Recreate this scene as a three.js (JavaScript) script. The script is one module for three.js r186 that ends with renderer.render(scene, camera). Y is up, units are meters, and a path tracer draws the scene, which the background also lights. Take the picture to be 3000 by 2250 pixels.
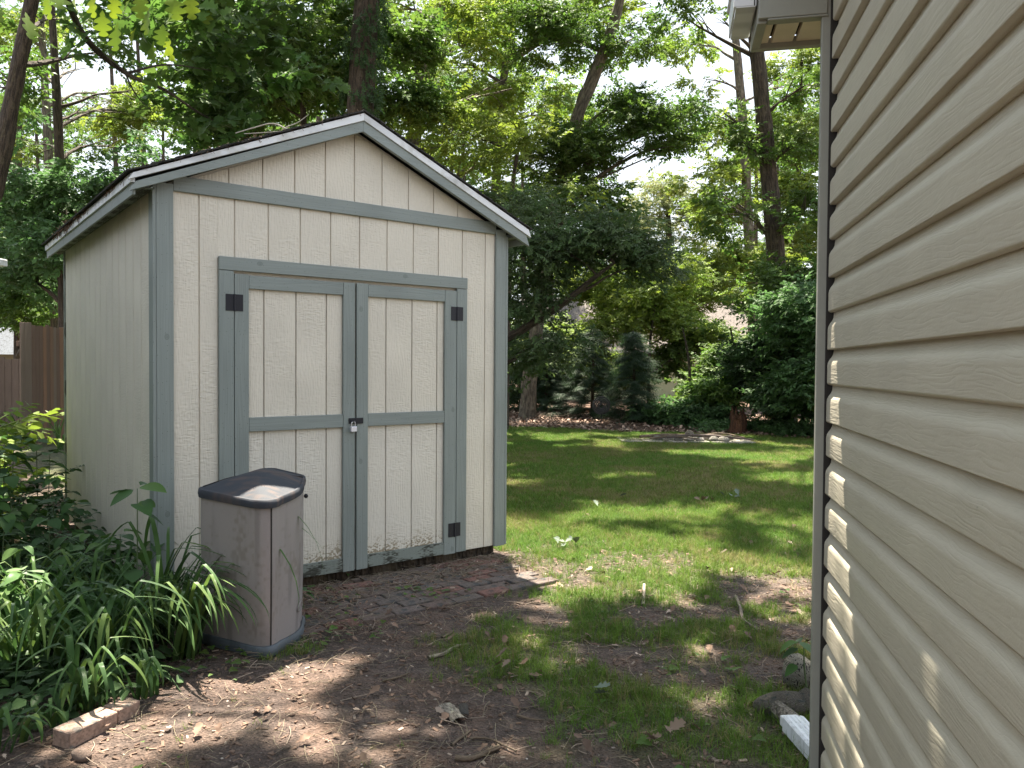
import * as THREE from 'three';
import { RoundedBoxGeometry } from 'three/addons/geometries/RoundedBoxGeometry.js';
import { mergeGeometries, mergeVertices } from 'three/addons/utils/BufferGeometryUtils.js';

// ---------- camera, sky, sun, exposure ----------
const scene = new THREE.Scene();
const FOCAL = 2280.1, EYE = 1.43, PITCH = -0.0232, ROLL = 0.007;
const camera = new THREE.PerspectiveCamera(2 * Math.atan(1125 / FOCAL) * 180 / Math.PI, 4 / 3, 0.05, 600);
camera.position.set(0, EYE, 0);
camera.rotation.set(PITCH, 0, ROLL, 'XYZ');
scene.add(camera);
const renderer = new THREE.WebGLRenderer({ antialias: true });
renderer.toneMapping = THREE.LinearToneMapping;
renderer.toneMappingExposure = 5.3;
renderer.shadowMap.enabled = true;

const SLIP = new THREE.Vector3(0.047, 0, 0.387);              // how far a shadow moves per metre of height
const SUN = new THREE.Vector3(-SLIP.x, 1, -SLIP.z).normalize();
const sun = new THREE.DirectionalLight(new THREE.Color(1, 0.92, 0.78), 5);
sun.position.copy(SUN).multiplyScalar(60).add(new THREE.Vector3(0, 0, -8));
sun.target.position.set(0, 0, -8);
sun.castShadow = true;
sun.shadow.mapSize.set(4096, 4096);
Object.assign(sun.shadow.camera, { left: -30, right: 30, top: 30, bottom: -30, near: 1, far: 140 });
scene.add(sun, sun.target);
{
  const W = 256, H = 128, data = new Float32Array(W * H * 4), d = new THREE.Vector3();
  for (let r = 0; r < H; r++) for (let c = 0; c < W; c++) {
    const up = ((r + 0.5) / H - 0.5) * Math.PI, ro = ((c + 0.5) / W - 0.5) * 2 * Math.PI;
    d.set(Math.cos(up) * Math.cos(ro), Math.sin(up), Math.cos(up) * Math.sin(ro));
    const y = Math.max(0, d.y), k = Math.pow(y, 0.55), g = Math.exp(-Math.pow(d.angleTo(SUN) / 0.5, 2)) * 0.3, i = (r * W + c) * 4;
    data[i] = 0.315 * (1 - k) + 0.205 * k + g; data[i + 1] = 0.322 * (1 - k) + 0.243 * k + g; data[i + 2] = 0.33 * (1 - k) + 0.3 * k + g * 0.95; data[i + 3] = 1;
  }
  const t = new THREE.DataTexture(data, W, H, THREE.RGBAFormat, THREE.FloatType);
  t.mapping = THREE.EquirectangularReflectionMapping; t.magFilter = THREE.LinearFilter; t.needsUpdate = true;
  scene.background = t; scene.environment = t;
}

// ---------- helpers ----------
const V = (x, y, z) => new THREE.Vector3(x, y, z);
function rngOf(seed) { let s = seed >>> 0; return () => { s = (s + 0x6d2b79f5) | 0; let t = Math.imul(s ^ (s >>> 15), 1 | s); t = (t + Math.imul(t ^ (t >>> 7), 61 | t)) ^ t; return ((t ^ (t >>> 14)) >>> 0) / 4294967296; }; }
let R = rngOf(7);
const rr = (a, b) => a + (b - a) * R();
const gauss = () => (R() + R() + R() + R() - 2) * 0.87;
const clamp = (x, a = 0, b = 1) => Math.min(b, Math.max(a, x));
const smooth = (a, b, x) => { const t = clamp((x - a) / (b - a)); return t * t * (3 - 2 * t); };
const lerp = (a, b, t) => a + (b - a) * t;
const hash = (x, y) => { let h = Math.imul(x | 0, 374761393) ^ Math.imul(y | 0, 668265263); h = Math.imul(h ^ (h >>> 13), 1274126177); return ((h ^ (h >>> 16)) >>> 0) / 4294967296; };
function vnoise(x, y, px = 0, py = 0) {                        // value noise, periodic when px, py are given
  const ix = Math.floor(x), iy = Math.floor(y), fx = x - ix, fy = y - iy, u = fx * fx * (3 - 2 * fx), v = fy * fy * (3 - 2 * fy);
  const w = (a, p) => (p ? ((a % p) + p) % p : a), h = (a, b) => hash(w(a, px), w(b, py));
  return lerp(lerp(h(ix, iy), h(ix + 1, iy), u), lerp(h(ix, iy + 1), h(ix + 1, iy + 1), u), v);
}
const fbm = (x, y, o = 4) => { let s = 0, a = 0.5, t = 0; for (let i = 0; i < o; i++) { s += a * vnoise(x + i * 17.3, y + i * 9.1); t += a; a *= 0.5; x *= 2.03; y *= 2.03; } return s / t; };
// a pixel of the 3000 x 2250 photograph -> a point of the place
const TURN = new THREE.Matrix4().makeRotationFromEuler(new THREE.Euler(PITCH, 0, ROLL, 'XYZ'));
const rayOf = (px, py) => V((px - 1500) / FOCAL, -(py - 1125) / FOCAL, -1).applyMatrix4(TURN);
const at = (px, py, depth) => { const d = rayOf(px, py); return d.multiplyScalar(depth / -d.z).add(V(0, EYE, 0)); };
const onGround = (px, py, h = 0) => { const d = rayOf(px, py); return d.multiplyScalar((h - EYE) / d.y).add(V(0, EYE, 0)); };

const taken = new Map();
function numbered(name) { const n = taken.get(name) ?? 0; taken.set(name, n + 1); return n ? name + '_' + String(n).padStart(3, '0') : name; }
function shade(o) { o.traverse((c) => { if (c.isMesh) { c.castShadow = true; c.receiveShadow = true; } }); return o; }
function tag(o, label, category, group) { o.userData = { ...o.userData, label, category }; if (group) o.userData.group = group; return o; }
function thing(name, label, category, pos = V(0, 0, 0), turn = 0, group) {
  const o = new THREE.Group(); o.name = numbered(name); o.position.copy(pos); o.rotation.y = turn; scene.add(o);
  return tag(o, label, category, group);
}
function part(name, geo, mat, parent) { const m = new THREE.Mesh(geo, mat); m.name = name; m.castShadow = m.receiveShadow = true; parent.add(m); return m; }
function one(name, geo, mat, label, category, group) { return tag(part(numbered(name), geo, mat, scene), label, category, group); }
function struct(name, geo, mat) { const m = part(numbered(name), geo, mat, scene); m.userData.kind = 'structure'; return m; }
function metric(g, ox = 0, oy = 0) {                            // uv in metres from the dominant side
  g = g.index ? g.toNonIndexed() : g; const p = g.attributes.position, n = g.attributes.normal, uv = new Float32Array(p.count * 2);
  for (let i = 0; i < p.count; i++) {
    const ax = Math.abs(n.getX(i)), ay = Math.abs(n.getY(i)), az = Math.abs(n.getZ(i));
    const [u, v] = az >= ax && az >= ay ? [p.getX(i), p.getY(i)] : ax >= ay ? [p.getZ(i), p.getY(i)] : [p.getX(i), p.getZ(i)];
    uv[i * 2] = u + ox; uv[i * 2 + 1] = v + oy;
  }
  return g.setAttribute('uv', new THREE.BufferAttribute(uv, 2));
}
function swapUV(g) { const a = g.attributes.uv; for (let i = 0; i < a.count; i++) a.setXY(i, a.getY(i), a.getX(i)); return g; }
function box(x0, x1, y0, y1, z0, z1, r = 0.0025, grainAlongX = false) {
  const w = x1 - x0, h = y1 - y0, d = z1 - z0; r = Math.min(r, w / 2.2, h / 2.2, d / 2.2);
  const g = metric(new RoundedBoxGeometry(w, h, d, 1, r).translate((x0 + x1) / 2, (y0 + y1) / 2, (z0 + z1) / 2), rr(0, 3), rr(0, 3));
  return grainAlongX ? swapUV(g) : g;
}
function slab(poly, z0, z1, bevel = 0.002, alongX = false) {    // a flat board of any outline, its face at z1
  const s = new THREE.Shape(poly.map(([x, y]) => new THREE.Vector2(x, y)));
  const g = new THREE.ExtrudeGeometry(s, { depth: z1 - z0 - bevel, bevelEnabled: true, bevelThickness: bevel, bevelSize: bevel, bevelOffset: -bevel, bevelSegments: 1, steps: 1 });
  metric(g.translate(0, 0, z0), rr(0, 3), rr(0, 3));
  return alongX ? swapUV(g) : g;
}
function tube(pts, radii, sides = 8, segs = 0, bumpy = 0) {       // a tapering tube along a smooth line
  const curve = new THREE.CatmullRomCurve3(pts), n = segs || (pts.length - 1) * 6, fr = curve.computeFrenetFrames(n), pos = [], nor = [], uv = [], idx = [];
  let len = 0, last = null;
  for (let i = 0; i <= n; i++) {
    const t = i / n, c = curve.getPoint(t), f = t * (radii.length - 1), k = Math.min(radii.length - 2, Math.floor(f)), r0 = lerp(radii[k], radii[k + 1], f - k);
    if (last) len += last.distanceTo(c); last = c.clone();
    for (let j = 0; j <= sides; j++) {
      const a = (j % sides) / sides * Math.PI * 2, dir = fr.normals[i].clone().multiplyScalar(Math.cos(a)).addScaledVector(fr.binormals[i], Math.sin(a));
      const r = r0 * (1 + bumpy * (vnoise(j % sides * 1.7, len * 3 + 5) - 0.5));
      pos.push(c.x + dir.x * r, c.y + dir.y * r, c.z + dir.z * r); nor.push(dir.x, dir.y, dir.z); uv.push(j / sides * Math.max(0.12, Math.round(radii[0] * 6.28 * 4) / 4), len);
    }
  }
  for (let i = 0; i < n; i++) for (let j = 0; j < sides; j++) { const a = i * (sides + 1) + j, b = a + sides + 1; idx.push(a, a + 1, b, b, a + 1, b + 1); }
  const e = pos.length / 3; pos.push(last.x, last.y, last.z); nor.push(0, 1, 0); uv.push(0, len);
  for (let j = 0; j < sides; j++) idx.push(n * (sides + 1) + j, n * (sides + 1) + j + 1, e);
  const g = new THREE.BufferGeometry();
  g.setAttribute('position', new THREE.Float32BufferAttribute(pos, 3)); g.setAttribute('normal', new THREE.Float32BufferAttribute(nor, 3)); g.setAttribute('uv', new THREE.Float32BufferAttribute(uv, 2)); g.setIndex(idx);
  return g;
}
function instanced(name, geo, mat, list, parent = scene) {        // list of {m: Matrix4, c: Color}
  const im = new THREE.InstancedMesh(geo, mat, list.length); im.name = parent === scene ? numbered(name) : name;
  list.forEach((e, i) => { im.setMatrixAt(i, e.m); if (e.c) im.setColorAt(i, e.c); });
  im.castShadow = im.receiveShadow = true; im.userData.kind = 'stuff'; parent.add(im);
  return im;
}
const M4 = (p, q, s) => new THREE.Matrix4().compose(p, q, typeof s === 'number' ? V(s, s, s) : s);
const Q = (x, y, z) => new THREE.Quaternion().setFromEuler(new THREE.Euler(x, y, z, 'YXZ'));
const C = (r, g, b) => new THREE.Color().setRGB(r, g, b);

// ---------- textures ----------
function tex(w, h, fn, srgb = true) {                            // fn(u, v, x, y) -> [r, g, b] 0..1
  const d = new Uint8Array(w * h * 4);
  for (let y = 0; y < h; y++) for (let x = 0; x < w; x++) { const c = fn(x / w, y / h, x, y), i = (y * w + x) * 4; for (let k = 0; k < 3; k++) d[i + k] = clamp(c[k] ?? c[0]) * 255; d[i + 3] = 255; }
  const t = new THREE.DataTexture(d, w, h); t.wrapS = t.wrapT = THREE.RepeatWrapping; t.magFilter = THREE.LinearFilter; t.minFilter = THREE.LinearMipmapLinearFilter; t.generateMipmaps = true; t.needsUpdate = true;
  if (srgb) t.colorSpace = THREE.SRGBColorSpace;
  return t;
}
const every = (t, mx, my = mx) => { const c = t.clone(); c.repeat.set(1 / mx, 1 / my); c.needsUpdate = true; return c; };
const pn = (u, v, fu, fv) => vnoise(u * fu, v * fv, fu, fv);
function panelHeight(u, v) {                                     // rough-sawn embossed plywood, 1 m square
  const warp = pn(u, v, 5, 3) * 0.05, cath = Math.sin((u + warp + pn(u, v, 3, 2) * 0.14) * 300 + pn(u, v, 6, 4) * 9), area = smooth(0.45, 0.7, pn(u + 0.37, v, 4, 3));
  return 0.34 * pn(u + warp * 0.2, v, 220, 22) + 0.4 * pn(u, v + warp * 0.5, 46, 150) * (0.4 + 0.6 * smooth(0.3, 0.6, pn(u, v + 0.5, 7, 5))) + 0.16 * area * (cath * 0.5 + 0.5) + 0.2 * pn(u, v, 90, 70);
}
const PANEL_B = tex(1024, 1024, (u, v) => { const h = panelHeight(u, v); return [h, h, h]; }, false);
const PANEL_C = tex(1024, 1024, (u, v) => { const h = panelHeight(u, v), s = 0.93 + 0.05 * pn(u, v, 6, 4) + 0.04 * (h - 0.5), sp = vnoise(u * 170, v * 170) > 0.985 ? 0.8 : 1; return [s * sp, s * sp * (0.995), s * sp * 0.985]; });
const PANEL_LOW = tex(512, 1024, (u, v) => { const h = panelHeight(u, v), s0 = 0.93 + 0.05 * pn(u, v, 6, 4) + 0.04 * (h - 0.5), y = v, edge = 0.2 + 0.1 * pn(u, 0.3, 9, 3), m = smooth(0.45, 0.62, 0.25 * pn(u, v, 40, 60) + 0.75 * pn(u, v, 110, 150) + 0.2 * smooth(edge, 0.165, y) - 0.12) * smooth(edge + 0.06, 0.17, y) * (y > 0.1 ? 1 : 0), s = s0 * (1 - 0.3 * m); return [s, s * (1 - 0.05 * m), s * (1 - 0.14 * m)]; });
const GRAIN_B = tex(512, 1024, (u, v) => { const w = pn(u, v, 4, 2) * 0.06, h = 0.6 * pn(u + w, v, 110, 5) + 0.3 * pn(u + w, v, 240, 14) + 0.1 * pn(u, v, 60, 120); return [h, h, h]; }, false);
const TRIM_LOW = tex(512, 512, (u, v) => { const m = smooth(0.42, 0.68, 0.6 * pn(u, v, 9, 5) + 0.4 * pn(u, v, 70, 30)), s = 0.95 - 0.5 * m + 0.06 * pn(u, v, 5, 80); return [s, s * (1 - 0.04 * m), s * (1 - 0.1 * m)]; });
const TRIM_C = tex(512, 1024, (u, v, x, y) => {
  const w = pn(u, v, 4, 2) * 0.06; let s = 0.9 + 0.06 * pn(u + w, v, 70, 5) + 0.05 * pn(u, v, 5, 5); const cx = Math.floor(x / 26), cy = Math.floor(y / 26), hx = (cx + 0.2 + 0.6 * hash(cx, cy)) * 26, hy = (cy + 0.2 + 0.6 * hash(cx + 91, cy)) * 26;
  if (hash(cx + 5, cy + 77) > 0.78 && Math.hypot(x - hx, y - hy) < 1.6) s *= 0.45;           // nail heads
  const kx = 300, ky = 560, kd = Math.hypot((x - kx) / 9, (y - ky) / 12); if (kd < 1.6) s *= 0.9 + 0.08 * Math.sin(kd * 9);
  return [s, s, s];
});
const SIDE_B = tex(2048, 512, (u, v) => { const w = pn(u, v, 5, 3) * 0.1 + pn(u, v, 16, 4) * 0.03, l = Math.pow(Math.abs(2 * pn(u, v + w, 9, 44) - 1), 0.5), h = 0.6 * l + 0.25 * pn(u, v + w, 40, 110) + 0.15 * pn(u, v, 300, 120); return [h, h, h]; }, false);
const SIDE_C = tex(512, 256, (u, v) => { const s = 0.95 + 0.04 * pn(u, v, 14, 6) + 0.02 * pn(u, v, 120, 60), q = vnoise(u * 160, v * 90) > 0.992 ? 0.86 : 1; return [s * q, s * q, s * q * 0.99]; });
const BARK_B = tex(256, 512, (u, v) => { const w = pn(u, v, 4, 3) * 0.16, r = 1 - Math.abs(2 * pn(u + w, v, 12, 5) - 1), h = 0.65 * Math.pow(r, 1.6) + 0.35 * pn(u, v, 40, 60); return [h, h, h]; }, false);
const BARK_C = tex(256, 512, (u, v) => { const w = pn(u, v, 4, 3) * 0.16, r = 1 - Math.abs(2 * pn(u + w, v, 12, 5) - 1), h = 0.45 + 0.4 * Math.pow(r, 1.4) + 0.25 * pn(u, v, 40, 60), l = smooth(0.62, 0.8, pn(u, v, 5, 6)) * 0.16; return [h + l, h * 0.97 + l * 1.1, h * 0.92 + l * 0.8]; });
const SOIL_H = (u, v) => 0.4 * pn(u, v, 26, 26) + 0.3 * pn(u, v, 70, 70) + 0.3 * pn(u, v, 190, 190);
const SOIL_B = tex(1024, 1024, (u, v) => { const h = SOIL_H(u, v); return [h, h, h]; }, false);
const SOIL_C = tex(1024, 1024, (u, v) => {
  const h = SOIL_H(u, v), s = 0.62 + 0.5 * (h - 0.25), a = pn(u, v, 9, 9), f = pn(u + 0.3, v, 160, 160), chip = f > 0.86 ? 1.35 : f < 0.12 ? 0.6 : 1;
  return [s * chip * (0.95 + 0.1 * a), s * chip * (0.97 + 0.03 * a), s * chip * (1.0 - 0.05 * a)];
});
const BRICK_C = tex(256, 256, (u, v) => { const s = 0.72 + 0.25 * pn(u, v, 24, 24) + 0.15 * pn(u, v, 90, 90), d = smooth(0.5, 0.75, pn(u, v, 6, 6)); return [s * lerp(1, 0.78, d), s * lerp(1, 0.86, d), s * lerp(1, 0.9, d)]; });
const ROUGH_B = tex(256, 256, (u, v) => { const h = 0.5 * pn(u, v, 30, 30) + 0.5 * pn(u, v, 100, 100); return [h, h, h]; }, false);
const STONE_C = tex(256, 256, (u, v) => { const s = 0.75 + 0.2 * pn(u, v, 12, 12) + 0.1 * pn(u, v, 90, 90), k = pn(u + 0.2, v, 22, 22) > 0.78 ? 0.25 : 1; return [s * k, s * k, s * k * 0.97]; });
const PLASTIC_C = tex(512, 512, (u, v) => { const st = smooth(0.5, 0.85, pn(u, v, 24, 3)) * 0.1, dirt = smooth(0.5, 0.85, pn(u, v, 9, 7) * 0.5 + pn(u, v, 60, 40) * 0.5) * 0.09, s = 0.96 - st - dirt; return [s, s * (1 - dirt * 0.1), s * (1 - dirt * 0.35)]; });
const LID_C = tex(512, 512, (u, v) => { const d = smooth(0.42, 0.72, pn(u, v, 3, 9) * 0.6 + pn(u, v, 12, 40) * 0.4), s = 0.62; return [lerp(s * 0.78, s * 1.12, d), lerp(s * 0.84, s, d), lerp(s * 0.92, s * 0.97, d)]; });

// ---------- materials ----------
const std = (o) => new THREE.MeshStandardMaterial(o), phy = (o) => new THREE.MeshPhysicalMaterial(o);
const M = {
  panel: std({ color: C(0.74, 0.685, 0.59), map: every(PANEL_C, 1), bumpMap: every(PANEL_B, 1), bumpScale: 0.0046, roughness: 0.7 }),
  panelLow: std({ color: C(0.74, 0.685, 0.59), map: every(PANEL_LOW, 1), bumpMap: every(PANEL_B, 1), bumpScale: 0.0046, roughness: 0.7 }),
  trim: std({ color: C(0.25, 0.28, 0.262), map: every(TRIM_C, 0.5, 1), bumpMap: every(GRAIN_B, 0.5, 1), bumpScale: 0.0012, roughness: 0.6 }),
  trimDirty: std({ color: C(0.215, 0.24, 0.212), map: every(TRIM_LOW, 0.4, 0.5), bumpMap: every(GRAIN_B, 0.5, 1), bumpScale: 0.0015, roughness: 0.75 }),
  white: std({ color: C(0.78, 0.79, 0.8), map: every(PLASTIC_C, 1.4), roughness: 0.45 }),
  dark: std({ color: C(0.03, 0.026, 0.022), roughness: 0.95 }),
  hinge: std({ color: C(0.012, 0.012, 0.018), roughness: 0.5, metalness: 0.2, bumpMap: every(ROUGH_B, 0.05), bumpScale: 0.0004 }),
  steel: std({ color: C(0.62, 0.62, 0.66), roughness: 0.3, metalness: 0.9 }),
  lock: std({ color: C(0.66, 0.66, 0.72), roughness: 0.38, metalness: 0.55 }),
  shingle: std({ color: C(0.045, 0.042, 0.04), map: every(STONE_C, 0.3), bumpMap: every(ROUGH_B, 0.12), bumpScale: 0.003, roughness: 0.95 }),
  siding: std({ color: C(0.5, 0.452, 0.365), map: every(SIDE_C, 1.6, 0.8), bumpMap: every(SIDE_B, 0.9, 0.3), bumpScale: 0.0009, roughness: 0.5 }),
  houseTrim: std({ color: C(0.3, 0.3, 0.265), map: every(SIDE_C, 0.9), roughness: 0.5 }),
  soffit: std({ color: C(0.66, 0.57, 0.45), map: every(SIDE_C, 0.7), roughness: 0.55 }),
  bin: std({ color: C(0.31, 0.275, 0.265), map: every(PLASTIC_C, 0.9), bumpMap: every(ROUGH_B, 0.2), bumpScale: 0.0006, roughness: 0.5 }),
  binDark: std({ color: C(0.09, 0.105, 0.12), map: every(PLASTIC_C, 0.9), roughness: 0.6 }),
  lid: std({ color: C(0.17, 0.165, 0.172), map: every(LID_C, 0.6), bumpMap: every(GRAIN_B, 0.3, 0.9), bumpScale: 0.0008, roughness: 0.8 }),
  bark: std({ color: C(0.095, 0.075, 0.058), map: every(BARK_C, 0.5, 1), bumpMap: every(BARK_B, 0.5, 1), bumpScale: 0.03, roughness: 0.95 }),
  barkGrey: std({ color: C(0.19, 0.168, 0.14), map: every(BARK_C, 0.5, 0.8), bumpMap: every(BARK_B, 0.5, 0.8), bumpScale: 0.02, roughness: 0.95 }),
  twig: std({ color: C(0.2, 0.155, 0.12), map: every(BARK_C, 0.12, 0.4), bumpMap: every(BARK_B, 0.12, 0.3), bumpScale: 0.003, roughness: 0.9 }),
  ground: std({ vertexColors: true, map: every(SOIL_C, 1.3), bumpMap: every(SOIL_B, 1.3), bumpScale: 0.035, roughness: 0.97 }),
  stone: std({ color: C(0.5, 0.46, 0.42), map: every(STONE_C, 1.5), bumpMap: every(ROUGH_B, 1.2), bumpScale: 0.05, roughness: 0.9 }),
  rock: std({ color: C(0.26, 0.225, 0.185), map: every(BRICK_C, 1.2), bumpMap: every(ROUGH_B, 1.0), bumpScale: 0.08, roughness: 0.95 }),
  leaf: phy({ color: C(1, 1, 1), roughness: 0.88, transmission: 0.52, thickness: 0, side: THREE.DoubleSide, specularIntensity: 0.35, clearcoat: 0.14, clearcoatRoughness: 0.3 }),
  grass: phy({ color: C(1, 1, 1), roughness: 0.9, transmission: 0.42, thickness: 0, side: THREE.DoubleSide, specularIntensity: 0.4 }),
  litter: std({ color: C(1, 1, 1), roughness: 0.9, side: THREE.DoubleSide }),
};
const green = (r, g, b, o = {}) => phy({ color: C(r, g, b), roughness: 0.86, transmission: 0.46, thickness: 0, side: THREE.DoubleSide, specularIntensity: 0.35, clearcoat: 0.12, clearcoatRoughness: 0.3, ...o });

// ---------- where the sun comes through ----------
// The crowns have gaps: a leaf is left out where the beam through it would meet one of these patches of ground.
const SHED = { x: -2.0024, z: -4.3669, yaw: 0.6596 };
const A = V(Math.cos(SHED.yaw), 0, -Math.sin(SHED.yaw)), N = V(Math.sin(SHED.yaw), 0, Math.cos(SHED.yaw));
const shedUV = (x, z) => { const dx = x - SHED.x, dz = z - SHED.z; return [dx * A.x + dz * A.z, dx * N.x + dz * N.z]; };
const HOUSE = { x: 1.013, z: -2.5, dir: V(-0.203, 0, 0.979) };   // its corner; the wall runs from there past the camera
const patches = [
  [[1466, 1600], [1500, 1700], [1590, 1745], [1650, 1775], [1740, 1770], [1840, 1745], [1930, 1765], [2030, 1690], [2100, 1640], [1960, 1610], [1750, 1590], [1620, 1600], [1540, 1590]],
  [[1640, 1835], [1700, 1810], [1780, 1815], [1740, 1850]],
  [[90, 2260], [130, 2190], [330, 2090], [470, 2090], [600, 2070], [790, 2038], [720, 2110], [560, 2215], [500, 2260]],
  [[1240, 2260], [1250, 2225], [1340, 2215], [1350, 2260]],
  [[2150, 1660], [2250, 1630], [2400, 1640], [2400, 1760], [2250, 1730]],
  [[1990, 1890], [2060, 1870], [2090, 1930], [2020, 1960]],
  [[2030, 2010], [2100, 1990], [2150, 2050], [2060, 2080]],
  [[1510, 1940], [1570, 1920], [1640, 1960], [1560, 1990]],
].map((p) => p.map(([x, y]) => { const g = onGround(x, y); return [g.x, g.z]; }));
const lid = (px, py) => { const g = onGround(px, py, 0.8); return [g.x + SLIP.x * 0.8, g.z + SLIP.z * 0.8]; };
patches.push([[560, 1360], [940, 1360], [940, 1500], [560, 1500]].map(([x, y]) => lid(x, y)));
const lily = (px, py, d) => { const g = at(px, py, d); return [g.x + SLIP.x * g.y, g.z + SLIP.z * g.y]; };
patches.push([[640, 1500, 3.5], [760, 1500, 3.6], [770, 1720, 3.6], [680, 1740, 3.4]].map((a) => lily(...a)));
patches.push([[420, 1690, 3.3], [640, 1690, 3.4], [720, 1920, 3.4], [620, 1950, 3.3], [420, 1800, 3.2]].map((a) => lily(...a)));
{ const h = (t, y) => { const p = V(HOUSE.x, y, HOUSE.z).addScaledVector(HOUSE.dir, t); return [p.x + SLIP.x * y - 0.26, p.z + SLIP.z * y]; }, k = (t, y) => { const [x, z] = h(t, y); return [x + 0.46, z]; };
  patches.push([h(-0.3, 1.5), k(-0.3, 1.5), k(0.5, 0.1), h(0.5, 0.1)]); }
const OAK_LEAVES = [[10, 60, 4.2, 1.5, 0.2], [75, 75, 4.2, 2.6, -0.3], [-20, 20, 4.1, 0.5, 0], [140, 10, 4.4, 1.2, 0.2], [170, 0, 4.4, 2.2, 0], [275, 20, 4.8, 1.4, 0.3], [300, 70, 5, 2.0, 0.2], [345, 105, 5, 1.2, 0], [420, 20, 4.6, 1.6, 0], [440, 60, 4.6, 1.3, 0.4], [478, 110, 4.8, 1.7, -0.2], [490, 130, 4.8, 1.1, 0.2], [500, 20, 4.8, 2.4, 0.3], [385, 30, 5.4, 0.6, 0], [330, 10, 5.4, 2.9, 0.2], [220, 5, 5, 0.4, 0.1], [520, 60, 5.6, 0.9, 0.3], [560, 20, 5.8, 1.9, 0.1], [600, 50, 6, 2.4, 0.2], [450, 160, 6, 1.5, 0.4], [400, 120, 6, 0.3, 0.1]];   // the big oak leaves in the top left, in the sun
for (const [px, py, d] of OAK_LEAVES) { const g = at(px, py - 20, d), x = g.x + SLIP.x * g.y, z = g.z + SLIP.z * g.y; patches.push([[x - 0.1, z - 0.1], [x + 0.1, z - 0.1], [x + 0.1, z + 0.1], [x - 0.1, z + 0.1]]); }
for (const [px, py, d, w] of [[560, 200, 8.6, 0.4], [700, 90, 8.8, 0.45], [590, 370, 9.4, 0.3], [830, 130, 9.4, 0.35], [470, 60, 6.4, 0.3], [700, 290, 9.2, 0.25]]) { const g = at(px, py, d), x = g.x + SLIP.x * g.y, z = g.z + SLIP.z * g.y; patches.push([[x - w, z - w], [x + w, z - w * 0.7], [x + w * 0.8, z + w], [x - w * 0.6, z + w]]); }
const inside = (poly, x, z) => { let c = false; for (let i = 0, j = poly.length - 1; i < poly.length; j = i++) { const [xi, zi] = poly[i], [xj, zj] = poly[j]; if ((zi > z) !== (zj > z) && x < (xj - xi) * (z - zi) / (zj - zi) + xi) c = !c; } return c; };
const lawnEdge = (x) => -18.3 + 0.42 * x + (fbm(x * 0.8, 3) - 0.5) * 1.2;
function sunReaches(x, z) {
  for (const p of patches) if (inside(p, x, z)) return true;
  if (z < -6.2 && z > -16.8 && x > -3 && x < 14) { const n = 0.62 * vnoise(x * 0.75 + 4.2, z * 1.25 + 1.7) + 0.38 * vnoise(x * 2.3 + 9, z * 3.3); return n > lerp(0.59, 0.5, smooth(-8, -16, z)); }
  if (z <= -16.8 && z > -31 && x > -3.4) return vnoise(x * 0.6 + 2, z * 0.7) * 0.65 + 0.35 * vnoise(x * 2.1, z * 2.4) > 0.43;
  if (x < -3.4 && z < -5 && z > -22) return vnoise(x * 0.9, z * 0.9 + 7) > (z > -9.5 ? 0.27 : 0.52);
  return false;
}
const shades = (p, m = 0.15) => { const x = p.x + SLIP.x * p.y, z = p.z + SLIP.z * p.y; if ((z <= -16.8 || (x < -3.4 && z < -9.5)) && p.y < 5.4) return true; return !(sunReaches(x, z) || sunReaches(x + m, z) || sunReaches(x - m, z) || sunReaches(x, z + m) || sunReaches(x, z - m)); };

// ---------- ground ----------
function grassAt(x, z) {                                         // how much grass stands here
  const [u, n] = shedUV(x, z);
  if (u > -0.3 && u < 2.5 && n > -3.2 && n < 0.1) return 0;
  if (n > 0 && n < 0.86 - Math.max(0, u - 2) * 0.5 && u > 0.2 && u < 2.28) return 0;
  if ((x - HOUSE.x) * 0.979 + (z - HOUSE.z) * 0.203 > -0.03 && (x - HOUSE.x) * -0.203 + (z - HOUSE.z) * 0.979 > -0.05) return 0;
  if (z < lawnEdge(x)) return 0;
  if (u < 0.25 && n < 1.35) return x < -3 ? 0.1 : 0;
  if (x < -1.0 && z > -3.7) return 0.02;
  const nn = fbm(x * 2.6 + 3, z * 3.1 + 8, 4), near = smooth(-7.2, -4.6, z), leftness = smooth(0.5, -1.1, x) * smooth(-5, -3.2, z);
  let d = lerp(1, 0.8, near) - 0.35 * leftness;
  d *= lerp(1, smooth(0.36 + 0.12 * leftness, 0.6 + 0.14 * leftness, nn), near);
  for (const [cx, cz, rad] of bare) d *= smooth(rad * 0.5, rad * 1.3, Math.hypot(x - cx, (z - cz) * 0.8) + (nn - 0.5) * rad);
  return d;
}
const bare = [[1900, 1805, 0.24], [1590, 1815, 0.2], [1250, 1830, 0.3], [1230, 2120, 0.45], [1850, 1960, 0.16], [1180, 1940, 0.3], [1420, 2190, 0.3], [880, 2150, 0.6], [1040, 1990, 0.3]].map(([x, y, r]) => { const g = onGround(x, y); return [g.x, g.z, r]; });
const groundY = (x, z) => (fbm(x * 0.7, z * 0.7, 3) - 0.5) * 0.05 * smooth(2, 6, Math.hypot(x + 0.5, z + 4.5)) + (fbm(x * 3, z * 3, 2) - 0.5) * 0.018;
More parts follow.
